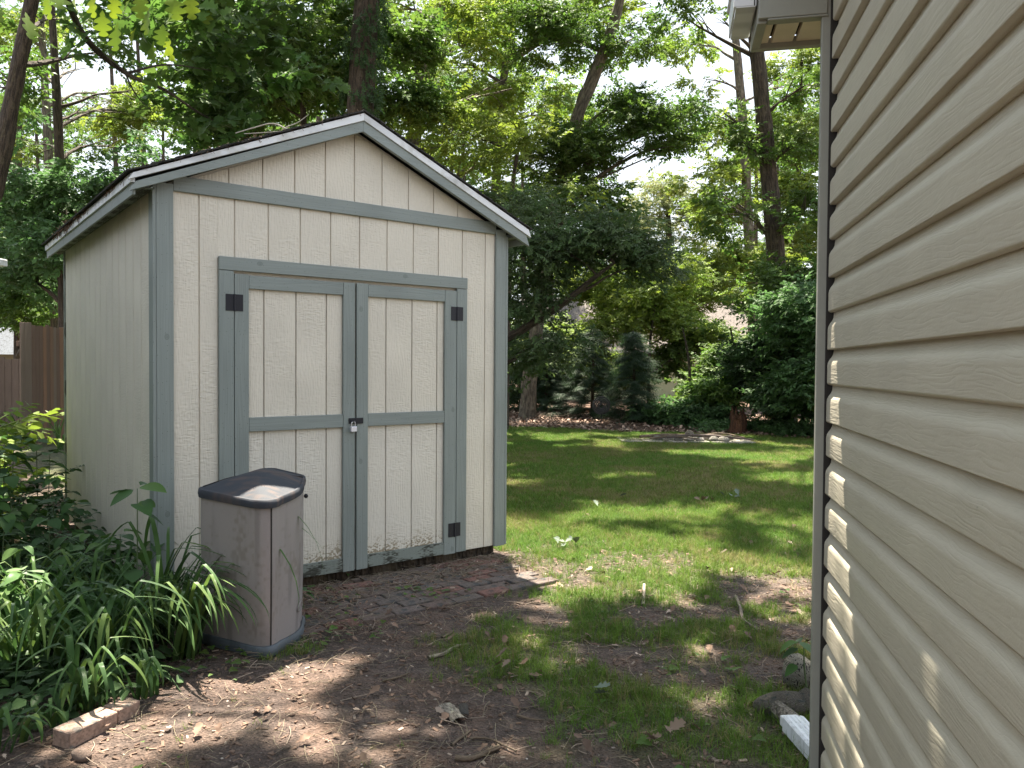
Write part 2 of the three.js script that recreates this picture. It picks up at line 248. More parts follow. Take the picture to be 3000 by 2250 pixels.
{
  const n = 300, xs = [], zs = [];
  for (let i = 0; i <= n; i++) { const t = (i / n) * 2 - 1; xs.push(1 + Math.sign(t) * (Math.abs(t) * 8 + Math.pow(Math.abs(t), 5) * 240)); zs.push(-7 - Math.sign(t) * (Math.abs(t) * 8 + Math.pow(Math.abs(t), 5) * 240)); }
  const pos = [], col = [], uv = [], idx = [];
  for (let j = 0; j <= n; j++) for (let i = 0; i <= n; i++) {
    const x = xs[i], z = zs[j], g = grassAt(x, z), far = z < lawnEdge(x), v = fbm(x * 0.9 + 20, z * 0.9, 3);
    pos.push(x, groundY(x, z), z); uv.push(x, z);
    let c = [0.17, 0.118, 0.094]; if (far) c = [0.17 + 0.07 * v, 0.105 + 0.03 * v, 0.08];
    const t = clamp(g * 1.15) * 0.85, k = 0.85 + 0.3 * v;
    col.push(lerp(c[0], 0.095, t) * k, lerp(c[1], 0.115, t) * k, lerp(c[2], 0.034, t) * k);
    if (i < n && j < n) { const a = j * (n + 1) + i; idx.push(a, a + 1, a + n + 1, a + 1, a + n + 2, a + n + 1); }
  }
  const g = new THREE.BufferGeometry();
  g.setAttribute('position', new THREE.Float32BufferAttribute(pos, 3)); g.setAttribute('uv', new THREE.Float32BufferAttribute(uv, 2)); g.setAttribute('color', new THREE.Float32BufferAttribute(col, 3)); g.setIndex(idx); g.computeVertexNormals();
  struct('ground', g, M.ground);
}

// ---------- shed ----------
{
  const shed = thing('garden_shed', 'cream garden shed with grey-green trim and closed double doors', 'shed', V(SHED.x, 0, SHED.z), SHED.yaw);
  const W = 2.445, D = 3.08, Y0 = 0.085, APEX = 1.2225, SL = 0.434, EAVE = 2.455, G = 0.0036; // G: half a groove
  const roofAt = (u) => EAVE - 0.05 + (APEX - Math.abs(u - APEX)) * SL; // underside of the rake over the wall
  const front = part('front_wall', slab([[0.005, Y0], [W - 0.005, Y0], [W - 0.005, 2.42], [APEX, roofAt(APEX) + 0.02], [0.005, 2.42]], -0.02, 0.0015), M.panel, shed);
  const cuts = []; for (let k = -1; k <= 11; k++) cuts.push(0.2357 + 0.2032 * k);
  const strips = (lo, hi, list) => { const c = [lo, ...list.filter((x) => x > lo + 0.012 && x < hi - 0.012), hi], o = []; for (let i = 0; i + 1 < c.length; i++) o.push([c[i] + (i ? G : 0), c[i + 1] - (i + 2 < c.length ? G : 0)]); return o; };
  const board = (poly, z0, z1, parent) => part('siding_board', slab(poly, z0, z1, 0.0018), M.panel, parent);
  for (const [a, b] of strips(0.092, 0.3405, cuts)) board([[a, Y0], [b, Y0], [b, 2.41], [a, 2.41]], 0.002, 0.0115, front);
  for (const [a, b] of strips(2.0975, W - 0.092, cuts)) board([[a, Y0], [b, Y0], [b, 2.41], [a, 2.41]], 0.002, 0.0115, front);
  for (const [a, b] of strips(0.3405, 2.0975, cuts)) board([[a, 2.05], [b, 2.05], [b, 2.41], [a, 2.41]], 0.002, 0.0115, front);
  const gcuts = []; for (let k = 0; k <= 11; k++) gcuts.push(0.2015 + 0.2023 * k);
  for (const [a, b] of strips(0.06, W - 0.06, gcuts)) {
    const top = [[b, roofAt(b)], ...(a < APEX && b > APEX ? [[APEX, roofAt(APEX)]] : []), [a, roofAt(a)]];
    if (Math.max(roofAt(a), roofAt(b)) > 2.47) board([[a, Math.min(2.46, roofAt(a) - 0.02)], [b, Math.min(2.46, roofAt(b) - 0.02)], ...top], 0.002, 0.0125, front);
  }
  const trim = (x0, x1, y0, y1, z0, z1, name = 'trim_board', parent = shed, alongX = false, m = M.trim) => part(name, box(x0, x1, y0, y1, z0, z1, 0.003, alongX), m, parent);
  // corner posts and band
  trim(0, 0.091, Y0 - 0.005, 2.44, 0.0125, 0.033, 'corner_board'); trim(W - 0.091, W, Y0 - 0.005, 2.44, 0.0125, 0.033, 'corner_board');
  trim(-0.02, -0.001, Y0, 2.44, -0.055, 0.033, 'corner_board'); trim(W + 0.001, W + 0.02, Y0, 2.4, -0.055, 0.033, 'corner_board');
  part('gable_band', slab([[0.0915, 2.402], [W - 0.0915, 2.402], [W - 0.0915, 2.49], [0.0915, 2.49]], 0.0125, 0.031, 0.003, true), M.trim, shed);
  // door frame
  trim(0.342, 2.096, 1.981, 2.06, 0.0125, 0.036, 'door_header', shed, true);
  trim(0.342, 0.428, Y0, 1.979, 0.0125, 0.033, 'door_jamb'); trim(2.009, 2.096, Y0, 1.979, 0.0125, 0.033, 'door_jamb');
  // doors
  const leafDoor = (x0, x1, stiles, boards, hinges, label) => {
    const d = part('door', slab([[x0, Y0 - 0.005], [x1, Y0 - 0.005], [x1, 1.966], [x0, 1.966]], -0.018, 0.0015), M.panel, shed);
    d.userData.label = label;
    const [s0, s1] = stiles;
    for (const [a, b] of strips(s0, s1, boards)) for (const [y0, y1] of [[0.16, 1.04], [1.09, 1.9]]) { const g = slab([[a, y0], [b, y0], [b, y1], [a, y1]], 0.002, 0.0115, 0.0018); part('panel_board', y0 < 1 ? metric(g, rr(0, 3), 0) : g, y0 < 1 ? M.panelLow : M.panel, d); }
    const t = (n, ...a) => part(n, box(...a.slice(0, 6), 0.003, n === 'rail'), a[6] ?? M.trim, d);
    t('stile', x0 + 0.002, s0, Y0 - 0.005, 1.964, 0.0125, 0.0325); t('stile', s1, x1 - 0.002, Y0 - 0.005, 1.962, 0.0125, 0.0325);
    t('rail', s0 + 0.001, s1 - 0.001, 1.88, 1.96, 0.0125, 0.031); t('rail', s0 + 0.001, s1 - 0.001, 1.024, 1.109, 0.0125, 0.031);
    t('rail', s0 + 0.001, s1 - 0.001, Y0, 0.17, 0.0125, 0.031, M.trimDirty);
    for (const [hx, hy] of hinges) {
      const h = part('hinge', box(hx - 0.051, hx - 0.005, hy - 0.049, hy + 0.049, 0.0335, 0.0365, 0.001), M.hinge, d);
      part('hinge_plate', box(hx + 0.005, hx + 0.051, hy - 0.049, hy + 0.049, 0.0335, 0.0365, 0.001), M.hinge, h);
      part('hinge_pin', new THREE.CylinderGeometry(0.006, 0.006, 0.1, 10).translate(hx, hy, 0.037), M.hinge, h);
    }
    return d;
  };
  leafDoor(0.43, 1.213, [0.517, 1.129], [0.615, 0.818, 1.02], [[0.43, 1.793], [0.43, 0.25]], 'left leaf of the double door');
  const right = leafDoor(1.222, 2.007, [1.306, 1.908], [1.449, 1.65, 1.853], [[2.007, 1.8], [1.993, 0.252]], 'right leaf of the double door');
  const hasp = part('hasp', box(1.165, 1.268, 1.045, 1.083, 0.034, 0.04, 0.002), M.hinge, right);
  part('hasp_staple', new THREE.TorusGeometry(0.012, 0.004, 8, 14).rotateX(Math.PI / 2).translate(1.19, 1.064, 0.046), M.hinge, hasp);
  // left wall, right wall, back wall
  const sideCuts = []; for (let k = 0; k < 15; k++) sideCuts.push(0.27 + 0.2032 * k);
  for (const [x, s, nm] of [[0, -1, 'side_wall'], [W, 1, 'side_wall']]) {
    const g = box(x + (s < 0 ? 0.006 : -0.026), x + (s < 0 ? 0.026 : -0.006), Y0, 2.43, -D, -0.021, 0.002);
    const w = part(nm, g, M.panel, shed);
    for (const [a, b] of strips(0.058, D - 0.045, sideCuts)) part('siding_board', box(x + (s < 0 ? -0.0125 : -0.0055), x + (s < 0 ? 0.0055 : 0.0125), Y0 + 0.003, 2.43, -b + 0.0025, -a - 0.0025, 0.0018), M.panel, w);
    part('corner_board', box(x + (s < 0 ? -0.02 : 0.0005), x + (s < 0 ? -0.0005 : 0.02), Y0, 2.43, -D - 0.02, -D + 0.044, 0.002), M.trimDirty, w);
  }
  part('back_wall', slab([[0.02, Y0], [W - 0.02, Y0], [W - 0.02, 2.42], [APEX, roofAt(APEX)], [0.02, 2.42]], -D - 0.02, -D - 0.001), M.panel, shed);
  part('floor_skid', box(0.05, W - 0.05, -0.02, Y0 - 0.006, -D + 0.05, -0.035), M.bark, shed);
  // roof
  const OV = 0.13, ZF = 0.125, ZB = -D - 0.12, roof = part('roof', slab([[-OV, EAVE - 0.1 * 0], [APEX, EAVE + (APEX + OV) * SL], [W + OV, EAVE], [W + OV, EAVE - 0.018], [APEX, EAVE - 0.018 + (APEX + OV) * SL], [-OV, EAVE - 0.018]], ZB + 0.02, ZF - 0.02), M.dark, shed);
  const slope = (u) => EAVE + (APEX + OV - Math.abs(u - APEX)) * SL;
  for (const s of [-1, 1]) {
    const e = APEX + s * (APEX + OV + 0.008), rk = (o0, o1, z0, z1, ext, nm, m) => { // a raking board between two offsets below the roof line
      const x1 = APEX + s * (APEX + OV + ext), y1 = EAVE - ext * SL, k = 0.09 * s * (o1 - o0) / 0.1;
      return part(nm, slab(s < 0 ? [[x1 - k * 0, y1 + o0], [APEX, slope(APEX) + o0], [APEX, slope(APEX) + o1], [x1 - k * 0.5, y1 + o1 - k * 0.5 * SL * s]] : [[APEX, slope(APEX) + o1], [x1 - k * 0.5, y1 + o1 + k * 0.5 * SL], [x1, y1 + o0], [APEX, slope(APEX) + o0]], z0, z1, 0.002, true), m, roof);
    };
    rk(-0.002, -0.05, ZF - 0.019, ZF + 0.006, 0.008, 'drip_board', M.white);
    rk(-0.0505, -0.118, ZF - 0.03, ZF - 0.004, -0.008, 'rake_board', M.trim);
    // eave boards along the side
    const x0 = s < 0 ? -OV - 0.008 : W + OV - 0.012, x1 = x0 + 0.02;
    part('drip_board', box(s < 0 ? x0 - 0.006 : x0 + 0.004, s < 0 ? x1 - 0.004 : x1 + 0.006, EAVE - 0.052, EAVE - 0.004, ZB, ZF - 0.021, 0.002), M.white, roof);
    part('fascia_board', box(x0 + (s < 0 ? 0.006 : 0), x1 - (s < 0 ? 0 : 0.006), EAVE - 0.115, EAVE - 0.0525, ZB, ZF - 0.033, 0.002), M.trim, roof);
    part('eave_soffit', box(s < 0 ? -OV + 0.02 : W + 0.022, s < 0 ? -0.022 : W + OV - 0.02, EAVE - 0.07, EAVE - 0.06, ZB, ZF - 0.033, 0.002), M.trimDirty, roof);
    const rise = Math.atan(SL), run = (APEX + OV + 0.02) / Math.cos(rise), nC = 11;
    for (let k = 0; k < nC; k++) {                               // courses of shingles
      const g = new THREE.BoxGeometry(run / nC + 0.03, 0.008, ZF - ZB + 0.03).rotateZ(-0.05 * 1).translate(-(run / nC) * (k + 0.5), 0.012, 0);
      if (s > 0) g.scale(1, 1, 1); g.rotateZ(rise); if (s > 0) { g.scale(-1, 1, 1); const ix = g.index.array; for (let q = 0; q < ix.length; q += 3) { const b = ix[q]; ix[q] = ix[q + 2]; ix[q + 2] = b; } }
      const c = part('shingle_course', metric(g.translate(APEX, slope(APEX), (ZF + ZB) / 2 + rr(-0.006, 0.006))), M.shingle, roof); void c;
    }
  }
  // padlock
  const lockAt = shed.localToWorld(V(1.19, 1.012, 0.055)); shed.updateMatrixWorld(true); lockAt.copy(V(1.19, 1.012, 0.053).applyMatrix4(shed.matrixWorld));
  const pl = thing('padlock', 'small silver padlock hanging from the shed door hasp', 'padlock', lockAt, SHED.yaw + 0.12);
  const body = part('lock_body', new RoundedBoxGeometry(0.044, 0.036, 0.02, 3, 0.004), M.lock, pl);
  for (let k = 0; k < 3; k++) part('lamination', new RoundedBoxGeometry(0.0455, 0.0035, 0.0212, 1, 0.001).translate(0, -0.011 + k * 0.009, 0), M.steel, body);
  part('shackle', tube([V(-0.014, 0.014, 0), V(-0.014, 0.034, 0), V(-0.008, 0.046, 0), V(0.008, 0.046, 0), V(0.014, 0.034, 0), V(0.014, 0.014, 0)], [0.0035, 0.0035], 8, 30), M.steel, pl);
}

// ---------- storage bin ----------
{
  const base = V(-1.345, 0, -4.06);
  const bin = thing('outdoor_trash_bin', 'taupe plastic outdoor trash bin with dark slate lid before the shed doors', 'bin', base);
  // corners: left, front, right, back (x, z about the base)
  const P = { L: [-0.262, 0.085], F: [0.185, 0.335], Rr: [0.225, -0.16], B: [-0.035, -0.35] };
  const outline = (grow) => {                                   // rounded plan, clockwise from the left corner
    const c = [P.L, P.F, P.Rr, P.B], rad = [0.05, 0.13, 0.06, 0.06], pts = [];
    for (let i = 0; i < 4; i++) {
      const p = new THREE.Vector2(...c[i]), a = new THREE.Vector2(...c[(i + 3) % 4]).sub(p).normalize(), b = new THREE.Vector2(...c[(i + 1) % 4]).sub(p).normalize(), r = rad[i];
      for (let k = 0; k <= 8; k++) { const t = k / 8, q = p.clone().addScaledVector(a, r * (1 - t) * (1 - t)).addScaledVector(b, r * t * t); pts.push(q); }
      if (i === 1) for (let k = 1; k < 6; k++) { const t = k / 6, f = p.clone().addScaledVector(b, r), e = new THREE.Vector2(...c[2]).addScaledVector(b, -rad[2]), q = f.lerp(e, t); q.x += Math.sin(Math.PI * t) * 0.035; pts.push(q); }   // bulged right panel
    }
    return pts.map((q) => q.multiplyScalar(1 + grow));
  };
  const wall = (g0, g1, y0, y1, from, to, rows = 1) => {
    const a = outline(g0), b = outline(g1), n = a.length, pos = [], uv = [], idx = []; let len = 0; const list = []; for (let i = from; i <= to; i++) list.push(i);
    list.forEach((i, q) => { if (q) len += a[i % n].distanceTo(a[list[q - 1] % n]); for (let r = 0; r <= rows; r++) { const t = r / rows, s = Math.sin(t * Math.PI) * 0.012; pos.push(lerp(a[i % n].x, b[i % n].x, t) * (1 + s), lerp(y0, y1, t), lerp(a[i % n].y, b[i % n].y, t) * (1 + s)); uv.push(len, lerp(y0, y1, t)); } });
    for (let q = 0; q + 1 < list.length; q++) for (let r = 0; r < rows; r++) { const k = q * (rows + 1) + r, m = k + rows + 1; idx.push(k, m, k + 1, k + 1, m, m + 1); }
    const g = new THREE.BufferGeometry(); g.setAttribute('position', new THREE.Float32BufferAttribute(pos, 3)); g.setAttribute('uv', new THREE.Float32BufferAttribute(uv, 2)); g.setIndex(idx); g.computeVertexNormals(); return g;
  };
  const n = outline(0).length;                                  // 41 points: L 0-8, F 9-17, bulge 18-22, R 23-31, B 32-40
  part('core', wall(-0.04, -0.015, 0.02, 0.765, 0, n, 4), M.dark, bin);
  part('front_panel', wall(-0.02, 0.012, 0.045, 0.765, 3, 14, 6), M.bin, bin).userData.label = 'flat left panel';
  part('side_panel', wall(-0.02, 0.012, 0.045, 0.765, 14, 27, 6), M.bin, bin).userData.label = 'bulged right panel';
  { const a = outline(-0.02)[14], b = outline(0.012)[14], m = outline(-0.004)[14]; part('seam', tube([V(a.x, 0.05, a.y), V(m.x * 1.012, 0.4, m.y * 1.012), V(b.x, 0.76, b.y)], [0.0042, 0.0042], 6, 16), M.dark, bin); }
  part('back_panel', wall(-0.02, 0.012, 0.045, 0.765, 28, n + 2, 6), M.bin, bin);
  const disk = (grow, y0, y1, m, nm, dome = 0, lip = 0) => {
    const a = outline(grow), pos = [], uv = [], idx = [], rings = [[1, y0], [1 + lip, (y0 + y1) / 2], [1, y1], [0.955, y1 + 0.002], [0.94, y1 - 0.003], [0.9, y1 + 0.002], [0.6, y1 + dome * 0.6], [0.3, y1 + dome], [0.001, y1 + dome * 1.1]];
    for (const [s, y] of rings) for (let i = 0; i <= n; i++) { const q = a[i % n]; pos.push(q.x * s, y + (dome ? 0.045 * clamp(0.3 - q.y * s / 0.35, -0.4, 1.2) : 0), q.y * s); uv.push(q.x * s, q.y * s); }
    for (let r = 0; r + 1 < rings.length; r++) for (let i = 0; i < n; i++) { const k = r * (n + 1) + i, m2 = k + n + 1; idx.push(k, k + 1, m2, k + 1, m2 + 1, m2); }
    const g = new THREE.BufferGeometry(); g.setAttribute('position', new THREE.Float32BufferAttribute(pos, 3)); g.setAttribute('uv', new THREE.Float32BufferAttribute(uv, 2)); g.setIndex(idx); g.computeVertexNormals();
    return part(nm, g, m, bin);
  };
  disk(0.045, 0.0, 0.05, M.binDark, 'base_ring', 0, 0.02);
  const lidM = disk(0.055, 0.748, 0.788, M.lid, 'lid', 0.05, 0.012);
  lidM.userData.label = 'dark slate lid with a hinge line';
  part('hinge_line', tube([V(-0.25, 0.796, 0.05), V(-0.1, 0.842, 0.01), V(0.05, 0.85, -0.05), V(0.215, 0.822, -0.14)], [0.003, 0.003], 5, 20), M.dark, lidM);
  part('hinge_knob', new THREE.SphereGeometry(0.012, 10, 8).translate(0.236, 0.72, -0.13), M.hinge, bin);
  const em = new THREE.TorusGeometry(0.034, 0.0035, 8, 28).scale(1, 0.6, 1);
  const e = part('emblem', em, M.bin, bin); e.position.set(0.248, 0.17, 0.03); e.rotation.set(0, 1.5, 0.3, 'YXZ');
}

// ---------- brick paving before the shed ----------
{
  const pad = new THREE.Group(); pad.name = 'brick_path'; pad.userData.kind = 'structure'; pad.position.set(SHED.x, 0, SHED.z); pad.rotation.y = SHED.yaw; scene.add(pad);
  const mats = [[0.16, 0.112, 0.094], [0.175, 0.128, 0.108], [0.15, 0.12, 0.105], [0.24, 0.12, 0.095], [0.17, 0.13, 0.115]].map((c) => std({ color: C(...c), map: every(BRICK_C, 0.25), bumpMap: every(ROUGH_B, 0.1), bumpScale: 0.004, roughness: 0.92 }));
  const geos = [0, 1, 2].map(() => metric(new RoundedBoxGeometry(0.198, 0.055, 0.096, 1, 0.006), rr(0, 1), rr(0, 1)));
  for (let r = 0; r < 8; r++) for (let k = 0; k < 9; k++) {
    const u = 0.47 + k * 0.205 + (r % 2) * 0.1, n = 0.05 + r * 0.103, edge = 0.9 - Math.max(0, u - 1.9) * 0.45 + (k % 3) * 0.02;
    if (n > edge || u > 2.32) continue;
    const b = part('brick', geos[(r + k) % 3], mats[Math.floor(R() * 5)], pad);
    b.position.set(u + rr(-0.004, 0.004), -0.012 + rr(-0.005, 0.005), n + rr(-0.003, 0.003)); b.rotation.set(rr(-0.02, 0.02), rr(-0.03, 0.03), rr(-0.02, 0.02));
  }
}

// ---------- house wall on the right ----------
{
  const turn = Math.atan2(-HOUSE.dir.z, HOUSE.dir.x);            // local x runs along the wall from the corner towards the camera; local z points into the yard
  const house = thing('house_wall', 'tan vinyl-sided house wall running past the right edge', 'house', V(HOUSE.x, 0, HOUSE.z), turn);
  const zs = -1;                                                 // outward side in local z
  const o = V(0, 0, 1).applyAxisAngle(V(0, 1, 0), turn), sgn = o.x < 0 ? 1 : -1; void zs;
  const LEN = 6.5, H = 0.1143, Y = 0.12;
  const back = part('wall', box(0.005, LEN, 0.05, 3.3, sgn > 0 ? -0.12 : 0.02, sgn > 0 ? -0.02 : 0.12, 0.002), M.dark, house);
  for (let k = 0; k < 28; k++) {                                  // one course of lap siding each
    const y = Y + k * H, pairBottom = k % 2 === 0, prof = pairBottom
      ? [[0.002, -0.004], [0.0215, -0.004], [0.023, 0.0], [0.0225, 0.06], [0.021, 0.07], [0.0165, 0.079], [0.0105, 0.087], [0.0065, 0.096], [0.005, 0.1145]]
      : [[0.0048, 0.0005], [0.013, -0.001], [0.02, 0.002], [0.022, 0.007], [0.022, 0.06], [0.0205, 0.07], [0.016, 0.079], [0.01, 0.087], [0.0055, 0.096], [0.003, 0.111]];
    const pos = [], uv = [], idx = [], xs = [0.034, 0.4, 0.9, 1.5, 2.2, 3, 4, LEN], ox = rr(0, 5), oy = rr(0, 1);
    xs.forEach((x) => prof.forEach(([d, h], q) => { pos.push(x, y + h, sgn * (d - 0.015)); uv.push(x + ox, h + oy + q * 0.004); }));
    const m = prof.length;
    for (let i = 0; i + 1 < xs.length; i++) for (let j = 0; j + 1 < m; j++) { const a = i * m + j, b = a + m; sgn > 0 ? idx.push(a, b, a + 1, a + 1, b, b + 1) : idx.push(a, a + 1, b, a + 1, b + 1, b); }
    const g = new THREE.BufferGeometry(); g.setAttribute('position', new THREE.Float32BufferAttribute(pos, 3)); g.setAttribute('uv', new THREE.Float32BufferAttribute(uv, 2)); g.setIndex(idx); g.computeVertexNormals();
    part('siding_course', g, M.siding, back);
  }
  const zb = (a, b) => (sgn > 0 ? [a, b] : [-b, -a]);
  const bx = (nm, x0, x1, y0, y1, z0, z1, m, par = house, r = 0.003) => part(nm, box(x0, x1, y0, y1, ...zb(z0, z1), r), m, par);
  bx('corner_post', -0.012, 0.012, 0.03, 3.3, -0.12, 0.036, M.houseTrim); bx('corner_channel', 0.0125, 0.018, 0.03, 3.3, -0.02, 0.0108, M.dark);
  bx('back_wall', -0.0, 0.1, 0.05, 3.3, -4.5, -0.121, M.siding);
  // boxed eave at the corner, roof overhang above the wall
  const E0 = 2.55, X1 = -0.235;                                  // soffit height, far end of the box
  const ev = bx('eave_box', X1 + 0.01, 0.0, E0 + 0.12, E0 + 0.4, 0.03, 0.226, M.houseTrim);
  bx('eave_face', 0.001, 0.018, E0 + 0.002, E0 + 0.16, 0.02, 0.23, M.houseTrim, ev);
  bx('soffit_frame', X1, X1 + 0.03, E0 - 0.008, E0 + 0.03, -0.1, 0.232, M.houseTrim, ev); bx('soffit_frame', X1 + 0.0305, 0.0, E0 - 0.008, E0 + 0.119, 0.202, 0.232, M.houseTrim, ev); bx('soffit_frame', -0.02, 0.0185, E0 - 0.006, E0 + 0.001, 0.017, 0.201, M.houseTrim, ev);
  for (let k = 0; k < 2; k++) bx('soffit_panel', X1 + 0.031, -0.021, E0 + 0.008, E0 + 0.03, [-0.09, 0.094][k], [0.084, 0.166][k], M.soffit, ev);
  bx('soffit_panel', X1 + 0.031, -0.021, E0 + 0.008, E0 + 0.03, 0.176, 0.2, M.soffit, ev);
  bx('soffit_backing', X1 + 0.031, -0.003, E0 + 0.0305, E0 + 0.1, -0.1, 0.2, M.dark, ev);
  bx('rake_soffit', 0.02, LEN, E0 + 0.3, E0 + 0.33, 0.02, 0.22, M.soffit, ev); bx('rake_fascia', 0.02, LEN, E0 + 0.28, E0 + 0.45, 0.221, 0.245, M.houseTrim, ev);
  bx('back_soffit', X1, 0.0, E0, E0 + 0.03, -4.5, -0.101, M.soffit, ev);
  const roof = bx('roof', X1 - 0.04, LEN, E0 + 0.45, E0 + 0.5, -4.5, 0.27, M.shingle); void roof;
  const gut = bx('gutter', X1, 0.016, E0 + 0.042, E0 + 0.046, 0.24, 0.3, M.white, house, 0.001);
  bx('gutter_end', 0.012, 0.0165, E0 + 0.0465, E0 + 0.135, 0.244, 0.306, M.white, gut, 0.001); bx('gutter_face', X1, 0.011, E0 + 0.047, E0 + 0.135, 0.3, 0.306, M.white, gut, 0.001); bx('gutter_back', X1, 0.011, E0 + 0.047, E0 + 0.135, 0.236, 0.24, M.white, gut, 0.001);
  bx('gutter_lip', X1, 0.018, E0 + 0.1355, E0 + 0.144, 0.296, 0.314, M.white, gut, 0.002);
  bx('roof_edge', X1, 0.02, E0 + 0.15, E0 + 0.21, 0.233, 0.3, M.dark, ev);
}

// ---------- leaves ----------
function leafBlade(L, W, segs, prof, fold = 0.25, droop = 0.3, lob = 0) {     // flat leaf along +z, upper side +y; prof(t) gives half width
  const pos = [], uv = [], idx = [];
  for (let i = 0; i <= segs; i++) {
    const t = i / segs, w = prof(t) * W / 2, z = t * L, y = -droop * L * t * t;
    pos.push(-w, y + fold * w, z + (lob ? lob * w : 0), 0, y, z, w, y + fold * w, z + (lob ? lob * w : 0)); uv.push(0, t, 0.5, t, 1, t);
    if (i < segs) { const a = i * 3; idx.push(a, a + 3, a + 1, a + 1, a + 3, a + 4, a + 1, a + 4, a + 2, a + 2, a + 4, a + 5); }
  }
  const g = new THREE.BufferGeometry(); g.setAttribute('position', new THREE.Float32BufferAttribute(pos, 3)); g.setAttribute('uv', new THREE.Float32BufferAttribute(uv, 2)); g.setIndex(idx); g.computeVertexNormals(); return g;
}
const ovate = (t) => Math.pow(Math.sin(Math.PI * Math.pow(clamp(t, 0.001, 0.999), 0.72)), 0.85);
const oakProf = (t) => { const env = Math.pow(Math.sin(Math.PI * clamp(Math.pow(t, 1.25), 0, 1)), 0.6) * lerp(0.45, 1, smooth(0, 0.5, t)); return env * (0.26 + 0.74 * Math.pow(Math.abs(Math.sin(Math.PI * (t * 3.6 + 0.1))), 0.9)) + 0.015; };
function sprigOf(n, len, L, W, kind, spread = 1) {                 // several leaves on a twig along +z
  const parts = [];
  const tw = tube([V(0, 0, -len * 0.25), V(0, len * 0.03, len * 0.4), V(0, -len * 0.04, len * 0.9)], [0.0045, 0.002], 3, 2); parts.push(tw);
  for (let i = 0; i < n; i++) {
    const t = kind === 'oak' ? lerp(0.55, 0.95, R()) : (i + 0.5) / n, s = rr(0.75, 1.15), side = i % 2 ? 1 : -1, yaw = kind === 'oak' ? (i / n) * 6.28 + rr(-0.4, 0.4) : side * rr(0.5, 1.25) * spread;
    const g = kind === 'oak' ? leafBlade(L * s, W * s, 11, oakProf, rr(0.05, 0.4), rr(0.0, 0.35), 0.25) : leafBlade(L * s, W * s, kind === 'far' ? 2 : 3, kind === 'far' ? (q) => [0.04, 1, 0.02][Math.round(q * 2)] : ovate, rr(0.1, 0.4), rr(0, 0.4));
    g.applyMatrix4(M4(V(rr(-0.01, 0.01), rr(-0.04, 0.04) * len, (t * 0.9) * len), Q(rr(-0.35, 0.55), yaw, rr(-0.7, 0.7)), 1));
    parts.push(g);
  }
  return mergeGeometries(parts.map((g) => { const c = g.index ? g : g; return c; }));
}
const SPRIG = {
  far: [0, 1, 2].map(() => sprigOf(14, 0.5, 0.115, 0.072, 'far')),
  mid: [0, 1, 2].map(() => sprigOf(11, 0.4, 0.105, 0.056, 'mid')),
  small: [0, 1].map(() => sprigOf(13, 0.34, 0.075, 0.034, 'mid')),
  oak: [0, 1, 2].map(() => sprigOf(6, 0.18, 0.145, 0.105, 'oak')),
  canopy: [0, 1].map(() => sprigOf(12, 0.55, 0.17, 0.115, 'far')),
  wood: [0, 1, 2].map(() => sprigOf(16, 0.8, 0.15, 0.1, 'far')),
};
const tints = {
  mid: () => { const k = rr(0.75, 1.25), y = rr(0.85, 1.25); return C(0.1 * k * y, 0.185 * k, 0.03 * k); },
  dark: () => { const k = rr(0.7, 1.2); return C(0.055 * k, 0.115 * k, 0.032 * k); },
  light: () => { const k = rr(0.8, 1.2), y = rr(0.9, 1.3); return C(0.18 * k * y, 0.275 * k, 0.036 * k); },
  pale: () => { const k = rr(0.85, 1.2), y = rr(0.9, 1.4); return C(0.21 * k * y, 0.27 * k, 0.1 * k); },
  cool: () => { const k = rr(0.75, 1.25); return C(0.085 * k, 0.175 * k, 0.05 * k); },
};
function cloudOf(blobs, tint, clump = 0.42, gaps = true, flat = 0.55) {   // places for sprigs: clumps through each blob's volume
  const list = [];
  for (const [c, rx, ry, count] of blobs) {
    const per = 16, k = Math.max(3, Math.round(count * 1.55 / per));
    for (let i = 0; i < k; i++) {
      const d = V(gauss(), gauss(), gauss()).normalize(), rad = Math.pow(R(), 0.45), cc = V(c.x + d.x * rad * rx, c.y + d.y * rad * ry, c.z + d.z * rad * rx), cs = clump * rr(0.6, 1.5), dir = Math.atan2(d.x, d.z), t = tint(), bright = rr(0.8, 1.2);
      for (let j = 0; j < per; j++) {
        const p = V(cc.x + gauss() * cs, cc.y + gauss() * cs * flat, cc.z + gauss() * cs);
        if (p.y < 0.12 || (gaps && p.y > 2.2 && !(c.whole) && !shades(p))) continue;
        list.push({ m: M4(p, Q(rr(-0.5, 0.7), dir + rr(-1.3, 1.3), rr(-0.6, 0.6)), rr(0.75, 1.25)), c: t.clone().lerp(tint(), 0.5).multiplyScalar(bright) });
      }
    }
  }
  return list;
}
function foliage(parent, list, geos, name = 'crown') { const g = geos.length; for (let k = 0; k < g; k++) { const sub = list.filter((_, i) => i % g === k); if (sub.length) instanced(name, geos[k], M.leaf, sub, parent); } }
